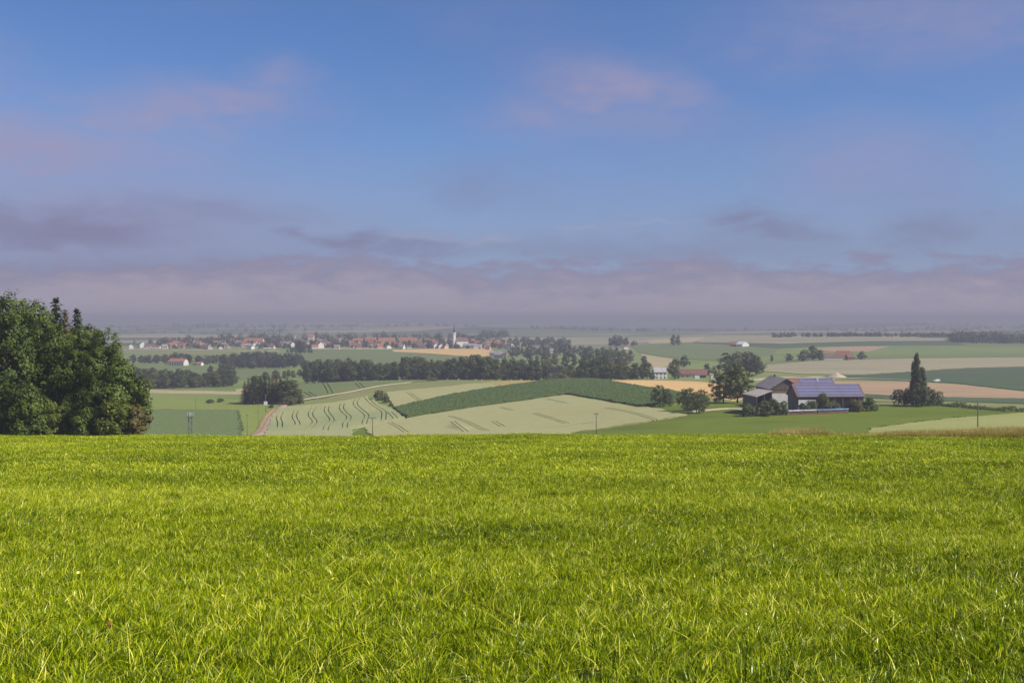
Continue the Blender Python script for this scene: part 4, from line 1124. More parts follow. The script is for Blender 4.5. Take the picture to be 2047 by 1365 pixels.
def build_farm():
    # long solar barn
    cx_, cy_ = at(1650, 529); g = gz(cx_, cy_)
    rz = R(4)
    zr = CAMZ + row_e(768) * 529 - g; ze = CAMZ + row_e(792) * 521 - g
    o, r = gable("solar_barn", (cx_, cy_, g), rz, 30.8, 15.2, ze + .1, zr, M['wood_grey'], M['roof_brown'], "long low barn with its roof covered in solar panels", "barn", .7)
    for k in range(3):
        a = -15.3 + k * 10.25
        solar_field(r, a + .25, a + 10.1, 12, 15.2, ze + .1, zr, 4, .045, .985, over=.7)
    MB().box(-15.2, -6, -7.75, -7.62, -.5, ze - 1.6).build("plaster_base", M['wall_white'], o)
    MB().box(-2, 13, -7.70, -7.63, -.5, ze - .7).build("bay_shade_panel", M['dark'], o)  # near-black panel painting the shade below the eave
    for i in range(5):
        MB().box(-2 + i * 3.75 - .15, -2 + i * 3.75 + .15, -7.95, -7.72, -.5, ze - .5).build("post", M['wood_grey'], o)
    # rear solar barn
    cx_, cy_ = at(1618, 556); g = gz(cx_, cy_)
    zr = CAMZ + row_e(756) * 556 - g; ze = zr - 5.2
    o, r = gable("rear_barn", (cx_, cy_, g), R(3), 21.5, 15.5, ze, zr, M['wood_brown'], M['roof_brown'], "rear barn with two rows of solar panels behind the long barn", "barn", .6)
    solar_field(r, -6.0, 10.9, 17, 15.5, ze, zr, 3, .05, .80, over=.6)
    MB().box(3, 3.8, -2.2, -1.4, zr - 2, zr + .2).build("roof_vent", M['metal_white'], r)
    # old barn, gable to the viewer
    x0, y0 = at(1557, 553); g = gz(x0, y0)
    zr = CAMZ + row_e(757) * 540 - g; he = zr - 4.7
    o, r = gable("old_barn", (x0, y0 + 1, g), R(90 + 2.0), 28, 15.0, he, zr, M['wood_brown'], M['roof_grey'], "old wooden barn with grey roof and its gable to the viewer", "barn", .8, sink=1.0)
    nb_ = 22
    for i in range(nb_):                      # upright boards of the gable towards the viewer (local -X end)
        u = -7.3 + 14.6 * (i + .5) / nb_
        top = zr - abs(u) * (zr - he) / 7.5 - .45
        MB().box(-14.10 - (i % 2) * .05, -13.98, u - .27, u + .27, he - .6, top).build("board", M['wood_brown'] if i % 3 == 1 else M['wood_grey'], o)
    MB().box(6, 6.7, -.2, .5, zr - .4, zr + 1.0).build("chimney", M['dark'], r)
    MB().box(-14.25, -13.97, -7.3, 7.3, -.8, he - 2.3).build("plaster_base", M['wall_white'], o)
    # shed in front of it: single low pitched roof
    sh = empty("shed", (0, 0, 0)); tag(sh, "low grey shed with sagging pale roof left of the barns", "shed")
    def P3(px, row, D):
        x, y = at(px, D, row); return Vector((x, y, CAMZ + row_e(row) * D))
    q = [P3(1483, 786.5, 521), P3(1512, 793, 511), P3(1546, 781, 519), P3(1513, 776.5, 534)]
    mid_f = (q[0] + q[1]) / 2 + Vector((0, 0, .15)); mid_b = (q[3] + q[2]) / 2 + Vector((0, 0, .35))
    rb = MB()
    rb.slab([q[0], q[1], mid_b.lerp(q[2], .9), mid_b.lerp(q[3], .9)], (0, 0, 1), .22)
    rb.build("roof", M['roof_grey'], sh)
    ctr = sum(q, Vector()) / 4
    w = [ctr + (p - ctr) * .93 for p in q]
    gb = min(gz(p.x, p.y) for p in q) - .5
    top = [Vector((p.x, p.y, p.z - .32)) for p in w]; bot = [Vector((p.x, p.y, gb)) for p in w]
    MB().add(top[:2] + bot[:2][::-1], [(0, 1, 2, 3)]).add([top[0] + Vector((.1, .12, 0)), top[1] + Vector((.1, .12, 0)), bot[1] + Vector((.1, .12, 0)), bot[0] + Vector((.1, .12, 0))], [(0, 1, 2, 3)]).build("front_wall", M['wood_grey'], sh)
    MB().add([top[3], top[0], bot[0], bot[3]], [(0, 1, 2, 3)]).build("side_wall", M['wood_grey'], sh)
    MB().add([top[2], top[3], bot[3], bot[2]], [(0, 1, 2, 3)]).build("rear_wall", M['wood_grey'], sh)
    for t in (0.02, .5, .97):
        p = w[1].lerp(w[2], t)
        MB().box(p.x - .15, p.x + .15, p.y - .15, p.y + .15, gb, p.z - .3).build("post", M['wood_grey'], sh)
    p = w[0].lerp(w[1], .35); p2 = w[0].lerp(w[1], .62)
    d = (w[1] - w[0]).cross(Vector((0, 0, 1))).normalized() * .06
    MB().slab([Vector((p.x, p.y, gb)) + d, Vector((p2.x, p2.y, gb)) + d, Vector((p2.x, p2.y, gb + 4.2)) + d, Vector((p.x, p.y, gb + 4.2)) + d], d, .08).build("door", M['dark'], sh)
    # white farm trailer parked between shed and barn
    x, y = at(1557, 516); g = gz(x, y)
    t = empty("trailer", (x, y, g), R(4)); tag(t, "white tank trailer parked between the shed and the solar barn", "trailer")
    mb = MB(); mb.tube([(-2.7, 0, 5.0 - 1.2), (-2.5, 0, 3.8), (2.5, 0, 3.8), (2.7, 0, 3.8)], [.7, 1.0, 1.0, .7], 14); mb.build("tank", M['metal_white'], t, True)
    MB().box(-2.6, 2.6, -.6, .6, 2.2, 2.8).box(-2.4, -2.0, -.9, .9, .0, 2.3).box(2.0, 2.4, -.9, .9, 0, 2.3).build("frame", M['steel'], t)
    # wood piles with tarpaulins
    def pile(pxa, rowa, pxb, rowb, h, tarp, label, seed):
        rng = random.Random(seed)
        a = np.array(at(pxa, rowa, 825)); b = np.array(at(pxb, rowb, 825))
        L = float(np.linalg.norm(b - a)); ang = math.atan2(b[1] - a[1], b[0] - a[0])
        o = empty("wood_pile", (a[0], a[1], gz(*a)), ang); tag(o, label, "wood pile")
        slope = (gz(*b) - gz(*a)) / L
        mb = MB()
        nx = int(L / .34); nz = int(h / .3)
        for i in range(nx):
            for j in range(nz):
                x = (i + .5) * L / nx + rng.uniform(-.05, .05); z = .15 + j * .3 + slope * x + rng.uniform(-.04, .04)
                r_ = rng.uniform(.12, .17); y0_ = rng.uniform(-.12, .05)
                mb.tube([(x, y0_, z), (x, 1.1, z)], r_, 6)
        l = mb.build("logs", M['log'], o); l["kind"] = "stuff"
        tb = MB(); n = 14; base = len(tb.v)
        for i in range(n + 1):
            x = -.15 + (L + .3) * i / n
            for k, (yy, zz_) in enumerate([(-.3, -.35), (-.25, .02), (.5, .22), (1.25, .05), (1.3, -.4)]):
                tb.v.append((x, yy + rng.uniform(-.05, .05), nz * .3 + slope * x + zz_ + rng.uniform(-.09, .09)))
        for i in range(n):
            for k in range(4):
                p0 = i * 5 + k; tb.f.append((p0, p0 + 5, p0 + 6, p0 + 1))
        tb.build("tarpaulin", tarp, o)
    pile(1574, 508, 1632, 510, 2.2, M['tarp_grey'], "wood pile under a pale grey tarpaulin, left of the blue one", 1)
    pile(1635, 510, 1696, 513, 2.2, M['tarp_blue'], "wood pile under a bright blue tarpaulin", 2)
    # white farmhouse and red barn further back
    x, y = at(1319, 945); g = gz(x, y)
    zr = CAMZ + row_e(734.5) * 945 - g; ze = CAMZ + row_e(743) * 945 - g
    gable("farmhouse", (x, y, g), R(4), 10.5, 9, ze, zr, M['wall_white'], M['wall_grey'], "white farmhouse with blue grey roof beside the big dark tree", chimney=True, over=.5,
          windows=[('f', -3.2, 3.4, 1.1, 1.4), ('f', 0, 3.4, 1.1, 1.4), ('f', 3.2, 3.4, 1.1, 1.4), ('f', -3.2, .7, 1.1, 1.5), ('f', 0, .7, 1.1, 1.5), ('f', 3.2, .7, 1.1, 1.5)])
    x, y = at(1384, 960); g = gz(x, y)
    zr = CAMZ + row_e(738) * 960 - g; ze = zr - 4.2
    gable("red_barn", (x, y, g), R(-14), 24, 15, max(2.5, ze), zr, M['wood_brown'], M['roof_brown'], "big barn with dark red roof right of the white farmhouse", "barn", over=.9)
    x, y = at(1372, 935); g = gz(x, y)
    gable("stable", (x, y, g), R(-8), 11, 7, 4.0, 6.4, M['wall_cream'], M['roof_brown'], "cream walled stable in front of the red barn", "stable", over=.5, windows=[('f', -3, 1.5, 1, 1), ('f', 1, 1.5, 1, 1)])
    x, y = at(1426, 915); g = gz(x, y)
    gable("garage", (x, y, g), R(2), 5, 4.5, 3.2, 3.9, M['wall_white'], M['roof_grey'], "small white flat garage right of the red barn", "garage", over=.2)
    x, y = at(1393, 925); g = gz(x, y)
    gable("container", (x, y, g), R(2), 4.0, 2.4, 2.2, 2.35, M['metal_white'], M['metal_white'], "long white container in front of the red barn", "container", over=.05)
    # small dark roofed house in the tree line
    x, y = at(1108, 975); g = gz(x, y)
    zr = CAMZ + row_e(736) * 975 - g; 
    gable("house", (x, y, g), R(6), 8.5, 7, max(2.5, zr - 3.6), zr, M['wall_grey'], M['dark'], "house with dark slate roof half hidden in the valley tree line", over=.4, chimney=False)
    # white house with red roof on the left
    x, y = at(357, 1590); g = gz(x, y)
    zr = CAMZ + row_e(716.5) * 1590 - g
    gable("house", (x, y, g), R(-20), 25, 11, zr - 3.8, zr, M['wall_white'], M['roof_orange'], "long white house with orange red roof alone on the left meadow", over=1.0, chimney=True,
          windows=[('h', -2.4, 4.0, 1.5, 1.3), ('h', 2.2, 4.0, 1.5, 1.3), ('h', -2.4, .9, 1.5, 1.4), ('h', 2.2, .9, 1.5, 1.4)] + [('f', -10 + i * 4, .9, 1.6, 1.5) for i in range(6)] + [('f', -10 + i * 4, 3.6, 1.6, 1.3) for i in range(6)])
    x, y = at(400, 1590); g = gz(x, y)
    gable("outbuilding", (x, y, g), R(-20), 7.5, 6, 2.8, 4.8, M['wall_white'], M['roof_orange'], "small white outbuilding right of the long house with orange roof", "outbuilding", over=.5)
    x, y = at(391, 1600); g = gz(x, y)
    gable("shed", (x, y, g), R(-20), 7, 4, 2.0, 3.2, M['wood_brown'], M['roof_orange'], "low shed between the long white house and its outbuilding", "shed", over=.3)
    # distant farmstead on the right slope
    for px, D, L, W, he, hr, wl, rf, lb, a in [
        (1663, 1385, 22, 10, 3.2, 8.0, 'wall_white', 'roof_brown', "left wing of the distant farmstead with dull red roof", 2),
        (1685, 1395, 15, 11, 4.5, 10.5, 'wall_cream', 'roof_red', "taller red roofed house of the distant farmstead", -6),
        (1699, 1385, 9, 8, 3.5, 7.5, 'wood_brown', 'roof_brown', "right barn of the distant farmstead", 10)]:
        x, y = at(px, D); gable("farm_building", (x, y, gz(x, y)), R(a), L, W, he, hr, M[wl], M[rf], lb, "building", over=.5)
    x, y = at(1468, 2010); gable("farm_building", (x, y, gz(x, y)), R(-6), 15, 11, 4, 8.5, M['wood_brown'], M['roof_red'], "red roofed barn beside the white hall on the far slope", "building", over=.4)
    x, y = at(1484, 2000); gable("farm_building", (x, y, gz(x, y)), R(-48), 14, 19, 4.5, 9, M['wall_white'], M['metal_white'], "wide white hall on the far slope", "building", over=.4)
    # sand heaps behind the farm
    for px, D, L, h, lb, sd in [(1672, 930, 9, 4.6, "pale pointed sand heap behind the solar barns", 1), (1575, 880, 34, 2.6, "long low sandy bank behind the old barn", 2), (1630, 900, 16, 2.2, "small sandy bank behind the rear barn", 3)]:
        rng = np.random.default_rng(sd)
        x, y = at(px, D); n = 24; rings = 8
        V = [(0, 0, h)]; Fc = []
        for i in range(1, rings + 1):
            t = i / rings
            for k in range(n):
                a = 6.283 * k / n
                zz_ = h * (1 - t) ** (1.0 if sd == 1 else .6) * rng.uniform(.85, 1.1)
                V.append((math.cos(a) * L * t * rng.uniform(.93, 1.07), math.sin(a) * min(L, 9) * t, zz_ - .3 * (i == rings)))
        for k in range(n): Fc.append((0, 1 + k, 1 + (k + 1) % n))
        tb = MB(); tb.v = V; tb.f = list(Fc)
        for i in range(rings - 1):
            for k in range(n):
                a = 1 + i * n + k; b = 1 + i * n + (k + 1) % n
                tb.f.append((a, a + n, b + n, b))
        o = tb.build("sand_heap", M['gravel'], None, True, loc=(x, y, gz(x, y)))
        tag(o, lb, "sand heap")
build_farm()

def build_village():
    rng = random.Random(5)
    def H(px, D, L, W, he, hr, a, wall, roof, lb, group=None, chimney=False):
        x, y = at(px, D)
        gable("village_house", (x, y, gz(x, y)), R(a), L, W, he, hr, M[wall], M[roof], lb, "house", over=.5, group=group, chimney=chimney)
    special = [
        (262, 2130, 9, 8, 6, 9, -66, 'wall_white', 'roof_brown', "white gabled house at the village's left end"),
        (284, 2180, 20, 12, 7, 12, -60, 'wall_white', 'roof_grey', "bulky white building at the village's left end"),
        (302, 2150, 24, 10, 3.5, 8, 0, 'wood_brown', 'roof_brown', "dark long barn right of the bulky white building"),
        (296, 2135, 12, 8, 3.8, 4.6, 0, 'wall_white', 'roof_grey', "low flat white building on the village's left edge"),
        (313, 2135, 14, 8, 4.0, 5.4, 0, 'wall_white', 'roof_red', "long white building with faint red roof on the left edge"),
        (342, 2190, 22, 10, 5, 10, 4, 'wall_cream', 'roof_orange', "orange roofed house left of the narrow poplars in the village"),
        (372, 2200, 16, 10, 5, 10, -8, 'wall_grey', 'roof_red', "pinkish roofed house behind the village's left meadow"),
        (420, 2120, 8, 7, 3, 5, -58, 'wall_white', 'roof_brown', "tiny white hut at the meadow edge of the village"),
        (441, 2115, 7, 7, 3.2, 5, -66, 'wall_white', 'roof_brown', "tiny white gable right of the white hut"),
        (508, 2330, 40, 16, 7, 15, -6, 'wall_cream', 'roof_orange', "largest orange roof in the village's left half"),
        (509, 2180, 9, 9, 6.5, 11, -68, 'wall_white', 'roof_red', "bright white pointed gable below the largest orange roof"),
        (518, 2220, 9, 9, 6, 10, -68, 'wall_white', 'roof_red', "second bright white gable below the largest orange roof"),
        (514, 2300, 6, 6, 6, 10, -68, 'wall_white', 'roof_red', "small white gable on the big orange roof's flank"),
        (541, 2160, 10, 9, 5, 9, -50, 'wall_white', 'roof_red', "white house at the village edge left of the tree clump"),
        (546, 2120, 9, 8, 4, 7.5, -60, 'wall_cream', 'roof_red', "pinkish house lowest at the village edge left of the clump"),
        (584, 2190, 10, 9, 7, 11, -60, 'wall_white', 'roof_red', "white house just left of the big tree clump"),
        (534, 2108, 12, 4, 1.6, 2.4, 0, 'wall_white', 'metal_white', "low white shed on the meadow before the village"),
        (622, 2520, 13, 12, 13, 18, 0, 'wall_cream', 'roof_orange', "tall cream building standing above the tree clump"),
        (590, 2500, 4, 4, 14, 17, 0, 'wall_white', 'roof_grey', "slim white tower in the village's left half"),
        (640, 2150, 14, 11, 7, 12.5, -64, 'wall_white', 'roof_red', "prominent white house with red roof right of the tree clump"),
        (629, 2135, 9, 8, 4.5, 7.5, 20, 'wall_cream', 'roof_red', "low cream house beside the prominent white house"),
        (716, 2420, 20, 11, 6, 11, 2, 'wall_cream', 'roof_orange', "bright orange roof in the middle of the village"),
        (741, 2480, 24, 11, 6, 11, 4, 'wall_cream', 'roof_orange', "long orange roof above the village middle"),
        (773, 2350, 34, 14, 7, 14, 2, 'wall_cream', 'roof_orange', "wide red orange roof left of the longest one"),
        (817, 2330, 36, 14, 8, 15, -2, 'wall_cream', 'roof_orange', "longest orange red roof in the village centre"),
        (835, 2260, 18, 11, 6, 10, 4, 'wall_grey', 'roof_brown', "grey brown house right below the longest roof"),
        (776, 2125, 11, 9, 4, 7, -64, 'wall_white', 'roof_red', "white gable on the village edge above the straw strip"),
        (818, 2125, 9, 8, 3.5, 5.5, 10, 'wall_white', 'roof_brown', "low white house at the edge of the orange stubble field"),
        (869, 2150, 12, 10, 6, 9.5, -58, 'wall_white', 'roof_red', "white house left in the group before the church"),
        (880, 2140, 11, 10, 5, 9.5, -66, 'wall_white', 'roof_red', "broad white gable in front of the church"),
        (890, 2150, 11, 9, 6, 10, -58, 'wall_white', 'roof_red', "white house right in the group before the church"),
        (937, 2170, 22, 12, 5, 9, -4, 'wall_grey', 'roof_grey', "pale grey roofed hall right of the church"),
        (953, 2150, 12, 8, 5, 8, 8, 'wall_white', 'roof_grey', "grey and white building row right of the church"),
        (962, 2140, 3, 3, 8, 8.5, 0, 'wall_white', 'metal_white', "narrow white silo right of the church"),
        (986, 2280, 26, 12, 6, 11, 6, 'wall_cream', 'roof_orange', "orange roofs at the village's right end"),
        (1000, 2240, 14, 10, 5, 9.5, -6, 'wall_cream', 'roof_red', "red roof beside the orange ones at the right end"),
        (1021, 2150, 11, 10, 7, 11, -60, 'wall_white', 'roof_red', "white gable half hidden at the wooded right end"),
        (1000, 1720, 16, 11, 5, 8.5, -25, 'wall_grey', 'roof_grey', "grey barn at the right corner of the stubble field"),
        (992, 1810, 20, 10, 4.5, 7.5, -10, 'wall_grey', 'roof_grey', "pale roofed barn behind the stubble field's corner"),
        (1104, 1950, 12, 9, 4, 7, 0, 'wall_white', 'roof_grey', "small white building among the right hand trees"),
        (1250, 2080, 10, 8, 4, 7, 20, 'wall_white', 'roof_red', "white house below the clump right of the village")]
    for s in special: H(*s)
    # the many small houses of the village
    n = 0
    for k in range(165):
        px = 330 + 690 * ((k * 0.618034) % 1.0)
        D = 2120 + (k % 9) * 56 + rng.uniform(-25, 25)
        if 898 < px < 938: continue
        if 560 < px < 628 and D < 2300: continue
        roof = rng.choice(['roof_red', 'roof_red', 'roof_brown', 'roof_brown', 'roof_orange', 'roof_grey'])
        wall = rng.choice(['wall_white', 'wall_cream', 'wall_cream', 'wall_grey', 'wall_grey'])
        a = rng.choice([0, 8, -10, 5, 15, -6, -70, -30, 12]) + rng.uniform(-6, 6)
        part = "left of the church" if px < 900 else "right of the church"
        depth = "front" if D < 2250 else ("middle" if D < 2420 else "rear")
        rn = {'roof_red': 'red', 'roof_brown': 'brown', 'roof_orange': 'orange', 'roof_grey': 'grey'}[roof]
        wn = {'wall_white': 'white', 'wall_cream': 'cream', 'wall_grey': 'grey'}[wall]
        H(px, D, rng.uniform(8, 13), rng.uniform(7, 9), rng.uniform(3.2, 5.2), rng.uniform(6.5, 9), a, wall, roof,
          f"small {wn} house with {rn} roof in the village's {depth} rows {part}", f"{wn} village houses with {rn} roofs, {depth} rows {part}")
    # church
    D = 2260
    x, y = at(908, D); g = gz(x, y)
    ch = empty("church", (x, y, g), R(28)); tag(ch, "white church tower with slender dark spire above the village", "church")
    zt = CAMZ + row_e(664.5) * D - g; zs = CAMZ + row_e(648) * D - g
    w = 2.6
    tw = MB().box(-w, w, -w, w, -1, zt); tower = tw.build("tower", M['wall_white'], ch)
    for sx in (-1, 0, 1):
        pass
    MB().box(-.5, .5, -w - .06, -w + .05, zt - 5, zt - 2.4).build("belfry_shade_panel", M['dark'], tower)  # dark panels on two tower faces paint the shade of belfry openings
    MB().box(w - .05, w + .06, -.5, .5, zt - 5, zt - 2.4).build("belfry_shade_panel", M['dark'], tower)
    MB().add([(-w, -w, zt - 2.2 + 2.2), (w, -w, zt), (w, w, zt), (-w, w, zt)], [(0, 1, 2, 3)]).build("cornice", M['wall_grey'], tower, loc=(0, 0, .02))
    sp = MB(); n8 = 8
    r0 = w * 1.15
    vs = [(r0 * math.cos(6.283 * (k + .5) / n8), r0 * math.sin(6.283 * (k + .5) / n8), zt + .05) for k in range(n8)] + [(r0 * .5 * math.cos(6.283 * (k + .5) / n8), r0 * .5 * math.sin(6.283 * (k + .5) / n8), zt + 4) for k in range(n8)] + [(0, 0, zs)]
    fs = [(k, (k + 1) % n8, n8 + (k + 1) % n8, n8 + k) for k in range(n8)] + [(n8 + k, n8 + (k + 1) % n8, 2 * n8) for k in range(n8)]
    spire = sp.add(vs, fs).build("spire", M['spire'], ch)
    MB().tube([(0, 0, zs - .5), (0, 0, zs + 1.6)], .09, 5).box(-.5, .5, -.06, .06, zs + .8, zs + 1.0).build("cross", M['dark'], spire)
    nv = MB(); L = 26
    nv.add([(w, -6, -1), (w + L, -6, -1), (w + L, 6, -1), (w, 6, -1), (w, -6, 10), (w + L, -6, 10), (w + L, 6, 10), (w, 6, 10), (w, 0, 17), (w + L, 0, 17)],
           [(0, 1, 5, 4), (2, 3, 7, 6), (1, 2, 6, 9, 5), (3, 0, 4, 8, 7)]).build("nave", M['wall_white'], ch)
    MB().slab([(w - .02, -6.5, 9.6), (w + L + .5, -6.5, 9.6), (w + L + .5, 0, 17.3), (w - .02, 0, 17.3)], (0, 0, 1), .25).slab([(w - .02, 0, 17.3), (w + L + .5, 0, 17.3), (w + L + .5, 6.5, 9.6), (w - .02, 6.5, 9.6)], (0, 0, 1), .25).build("nave_roof", M['roof_brown'], ch)
build_village()

# ------------------------------------------------------------------ poles and mast
def build_poles():
    def pole(px, D, top, label, bar=1.6, w=.15, name="power_pole"):
        x, y = at(px, D, top); g = gz(x, y)
        H = CAMZ + row_e(top) * D - g
        o = empty(name, (x, y, g), R(3)); tag(o, label, "pole")
        MB().tube([(0, 0, -.8), (0, 0, H * .5), (0, 0, H)], [w, w * .9, w * .75], 8).build("post", M['pole'], o, True)
        if bar:
            MB().box(-bar / 2, bar / 2, -.09, .09, H - .22, H - .06).box(-bar / 2 * .55, -.05, -.03, .03, H - .62, H - .55).build("crossarm", M['pole'], o)
            for s in (-.92, 0, .92):
                MB().tube([(s * bar / 2, 0, H - .06), (s * bar / 2, 0, H + .08), (s * bar / 2, 0, H + .14), (s * bar / 2, 0, H + .24)], [.025, .03, .065, .04], 7).build("insulator", M['ceramic'], o, True)
        return o, H
    pole(1955, 300, 803, "tall power pole with crossarm on the right behind the dry grass", 2.2, .17)
    pole(1192, 300, 826, "power pole with short crossarm in front of the beige wheat field", 1.3, .12)
    pole(745, 320, 834, "power pole with crossarm in front of the wavy wheat field", 1.8, .13)
    for px, D, t, lb in [(494, 440, 829, "thin bare pole right of the left corn field"), (516, 560, 806, "thin pole left of the farm track"), (391, 640, 790, "faint thin pole in the pale meadow"),
                         (486, 690, 786, "thin pole before the left end of the conifer clump"), (561, 690, 786, "pale thin pole at the track junction")]:
        pole(px, D, t, lb, 0.0 if px != 494 else 1.2, .09, "pole")
    # transformer pole with white box by the junction
    o, H = pole(531, 640, 789, "transformer pole with white box in front of the conifer clump", 1.6, .16)
    MB().box(-.9, .9, -.8, .3, H * .42, H * .42 + 2.0).build("transformer_box", M['metal_white'], o)
    # lattice mast
    D = 175
    x, y = at(380, D, 830); g = gz(x, y); H = CAMZ + row_e(833) * D - g
    o = empty("lattice_mast", (x, y, g), R(12)); tag(o, "grey lattice mast with pale upright antennas before the left corn field", "mast")
    mb = MB(); w0 = .30
    for sx in (-1, 1):
        for sy in (-1, 1):
            mb.tube([(sx * w0, sy * w0, -.6), (sx * w0 * .85, sy * w0 * .85, H)], .05, 5)
    mb.build("uprights", M['steel'], o)
    br = MB(); nseg = int(H / .5)
    for i in range(nseg):
        z0, z1 = H * i / nseg, H * (i + 1) / nseg
        a, b = (-1, 1) if i % 2 else (1, -1)
        for s in (-1, 1):
            br.tube([(a * w0 * .95, s * w0 * .95, z0), (b * w0 * .92, s * w0 * .92, z1)], .036, 4, False)
            br.tube([(s * w0 * .95, a * w0 * .95, z0), (s * w0 * .92, b * w0 * .92, z1)], .036, 4, False)
    br.build("bracing", M['steel'], o)
    MB().box(-.55, .55, -.4, .4, H - .04, H + .04).build("platform", M['steel'], o)
    for k, (dx, dy) in enumerate([(-.42, -.2), (-.1, -.34), (.18, -.34), (.44, -.2), (0, .34)]):
        MB().tube([(dx, dy, H + .04), (dx, dy, H + .15), (dx, dy, H + .62), (dx, dy, H + .68)], [.03, .055, .055, .02], 8).build("antenna", M['ceramic'], o, True)
    # little figures of the far field: parked car on the ploughed field
    x, y = at(1872, 800); x, y = hit(1872, 764)
    c = empty("parked_van", (x, y, gz(x, y) + .2), R(10)); tag(c, "small white van parked at the top of the pinkish field", "van")
    MB().add([(-2.4, -.95, .45), (2.4, -.95, .45), (2.4, .95, .45), (-2.4, .95, .45), (-2.4, -.9, 1.2), (2.4, -.9, 2.1), (2.4, .9, 2.1), (-2.4, .9, 1.2), (-1.3, -.9, 1.35), (-.6, -.9, 2.1), (-.6, .9, 2.1), (-1.3, .9, 1.35)],
             [(0, 1, 5, 9, 8, 4), (2, 3, 7, 11, 10, 6), (1, 2, 6, 5), (3, 0, 4, 7), (4, 8, 11, 7), (8, 9, 10, 11), (9, 5, 6, 10), (3, 2, 1, 0)]).build("body", M['wall_white'], c)
    for sx in (-1.5, 1.5):
        for sy in (-.95, .95):
            MB().tube([(sx, sy - .1, .36), (sx, sy + .1, .36)], .36, 12).build("wheel", M['dark'], c)
build_poles()
# ------------------------------------------------------------------ near meadow
M['thatch'] = mat_noise("meadow_thatch", (.020, .030, .003), (.045, .058, .005), 6.0, c3=(.06, .055, .015), scale2=1.5, f3=.5, bump=.8, bscale=25, bdist=.05)  # thatch colour darkened to paint shade in the gaps between tufts
def build_meadow_sheet():
    ys = np.concatenate([np.linspace(-60, 0, 31)[:-1], np.linspace(0, 100, 221)]); xs = np.concatenate([np.linspace(-170, -52, 31)[:-1], np.linspace(-52, 52, 211), np.linspace(52, 170, 31)[1:]])
    X, Y = np.meshgrid(xs, ys); Z = ground_z(X, Y) - .005
    V = np.stack([X, Y, Z], -1).reshape(-1, 3); nc = len(xs)
    i = (np.arange(len(ys) - 1)[:, None] * nc + np.arange(nc - 1)[None, :]).ravel()
    F = np.stack([i, i + 1, i + nc + 1, i + nc], 1)
    o = link("meadow", mesh_np("meadow", V, F, [M['thatch']], True))
    tag(o, "green meadow filling the foreground up to the crest", "meadow", kind="structure")
    # soil of the ground sheet below stays hidden
build_meadow_sheet()

def grass_material(name, stops, trans=0.24, rough=0.28, spec=0.18):
    m, t, b, nb = base_mat(name, rough, spec)
    a = nb.node('ShaderNodeAttribute'); a.attribute_name = 'tint'
    p = nb.node('ShaderNodeAttribute'); p.attribute_name = 'ptint'; p.attribute_type = 'INSTANCER'
    f = nb.m('ADD', a.outputs['Fac'], nb.m('MULTIPLY', p.outputs['Fac'], nb.m('SUBTRACT', 1.0, nb.m('GREATER_THAN', a.outputs['Fac'], .9))), clamp=True)
    r = nb.node('ShaderNodeValToRGB')
    els = r.color_ramp.elements
    els[0].position, els[0].color = stops[0][0], (*stops[0][1], 1)
    els[1].position, els[1].color = stops[-1][0], (*stops[-1][1], 1)
    for s, c in stops[1:-1]:
        e = els.new(s); e.color = (*c, 1)
    t.links.new(f, r.inputs[0])
    c = r.outputs[0]
    t.links.new(c, b.inputs['Base Color'])
    tr = nb.node('ShaderNodeBsdfTranslucent')
    t.links.new(nb.mix(1.0, c, (1.0, 1.0, 0.5, 1), 'MULTIPLY'), tr.inputs['Color'])
    mx = nb.node('ShaderNodeMixShader'); mx.inputs[0].default_value = trans
    t.links.new(b.outputs[0], mx.inputs[1]); t.links.new(tr.outputs[0], mx.inputs[2])
    t.links.new(mx.outputs[0], t.nodes['Material Output'].inputs['Surface'])
    return m
M['grass'] = grass_material("grass_blades", [(0, (.035, .07, .001)), (.35, (.19, .265, .001)), (.7, (.40, .485, .002)), (.88, (.60, .66, .008)), (.93, (.66, .65, .05)), (1, (.84, .79, .16))])  # palest stops: straw colour, brightened to paint glints as well
M['grass_dry'] = grass_material("dry_grass_blades", [(0, (.24, .22, .05)), (.4, (.44, .35, .12)), (.7, (.60, .47, .20)), (1, (.70, .58, .32))], .3)

def blades(rng, n, rad, h0, h1, w0, w1, dry=.05, lean=.55, seg=4):
    ang = rng.uniform(0, 6.283, n); rr = rad * np.sqrt(rng.uniform(0, 1, n))
    bx, by = np.cos(ang) * rr, np.sin(ang) * rr
    h = rng.uniform(h0, h1, n) * (1 - .25 * (rr / rad))
    la = ang + rng.normal(0, .9, n)
    ln = np.abs(rng.normal(0, lean, n)) + .08
    droop = rng.uniform(0, .55, n) * np.clip(ln * 1.3, 0, 1)
    w = rng.uniform(w0, w1, n)
    ts = np.linspace(0, 1, seg + 1)
    wa = la + np.pi / 2 + rng.normal(0, .7, n)
    Vs = []
    for t in ts:
        x = bx + np.cos(la) * ln * h * t ** 1.7
        y = by + np.sin(la) * ln * h * t ** 1.7
        z = h * (t - droop * t ** 3) - .02
        ww = w * (1 - t ** 2.2) * .5 + .0003
        twist = wa + t * .8
        Vs.append(np.stack([x - np.cos(twist) * ww, y - np.sin(twist) * ww, z], 1))
        Vs.append(np.stack([x + np.cos(twist) * ww, y + np.sin(twist) * ww, z], 1))
    V = np.stack(Vs, 1)                       # n, 2(seg+1), 3
    k = 2 * (seg + 1)
    base = np.arange(n)[:, None] * k
    F = np.concatenate([base + np.array([[2 * s, 2 * s + 1, 2 * s + 3, 2 * s + 2]]) for s in range(seg)])
    tint = np.clip(rng.normal(.42, .30, n), 0, .88)
    straw_glint = rng.uniform(0, 1, n) < dry
    tint = np.where(straw_glint, rng.uniform(.92, 1, n), tint)  # straw blades, whose pale tint also paints bright glints
    return V.reshape(-1, 3), F, np.repeat(tint, k)
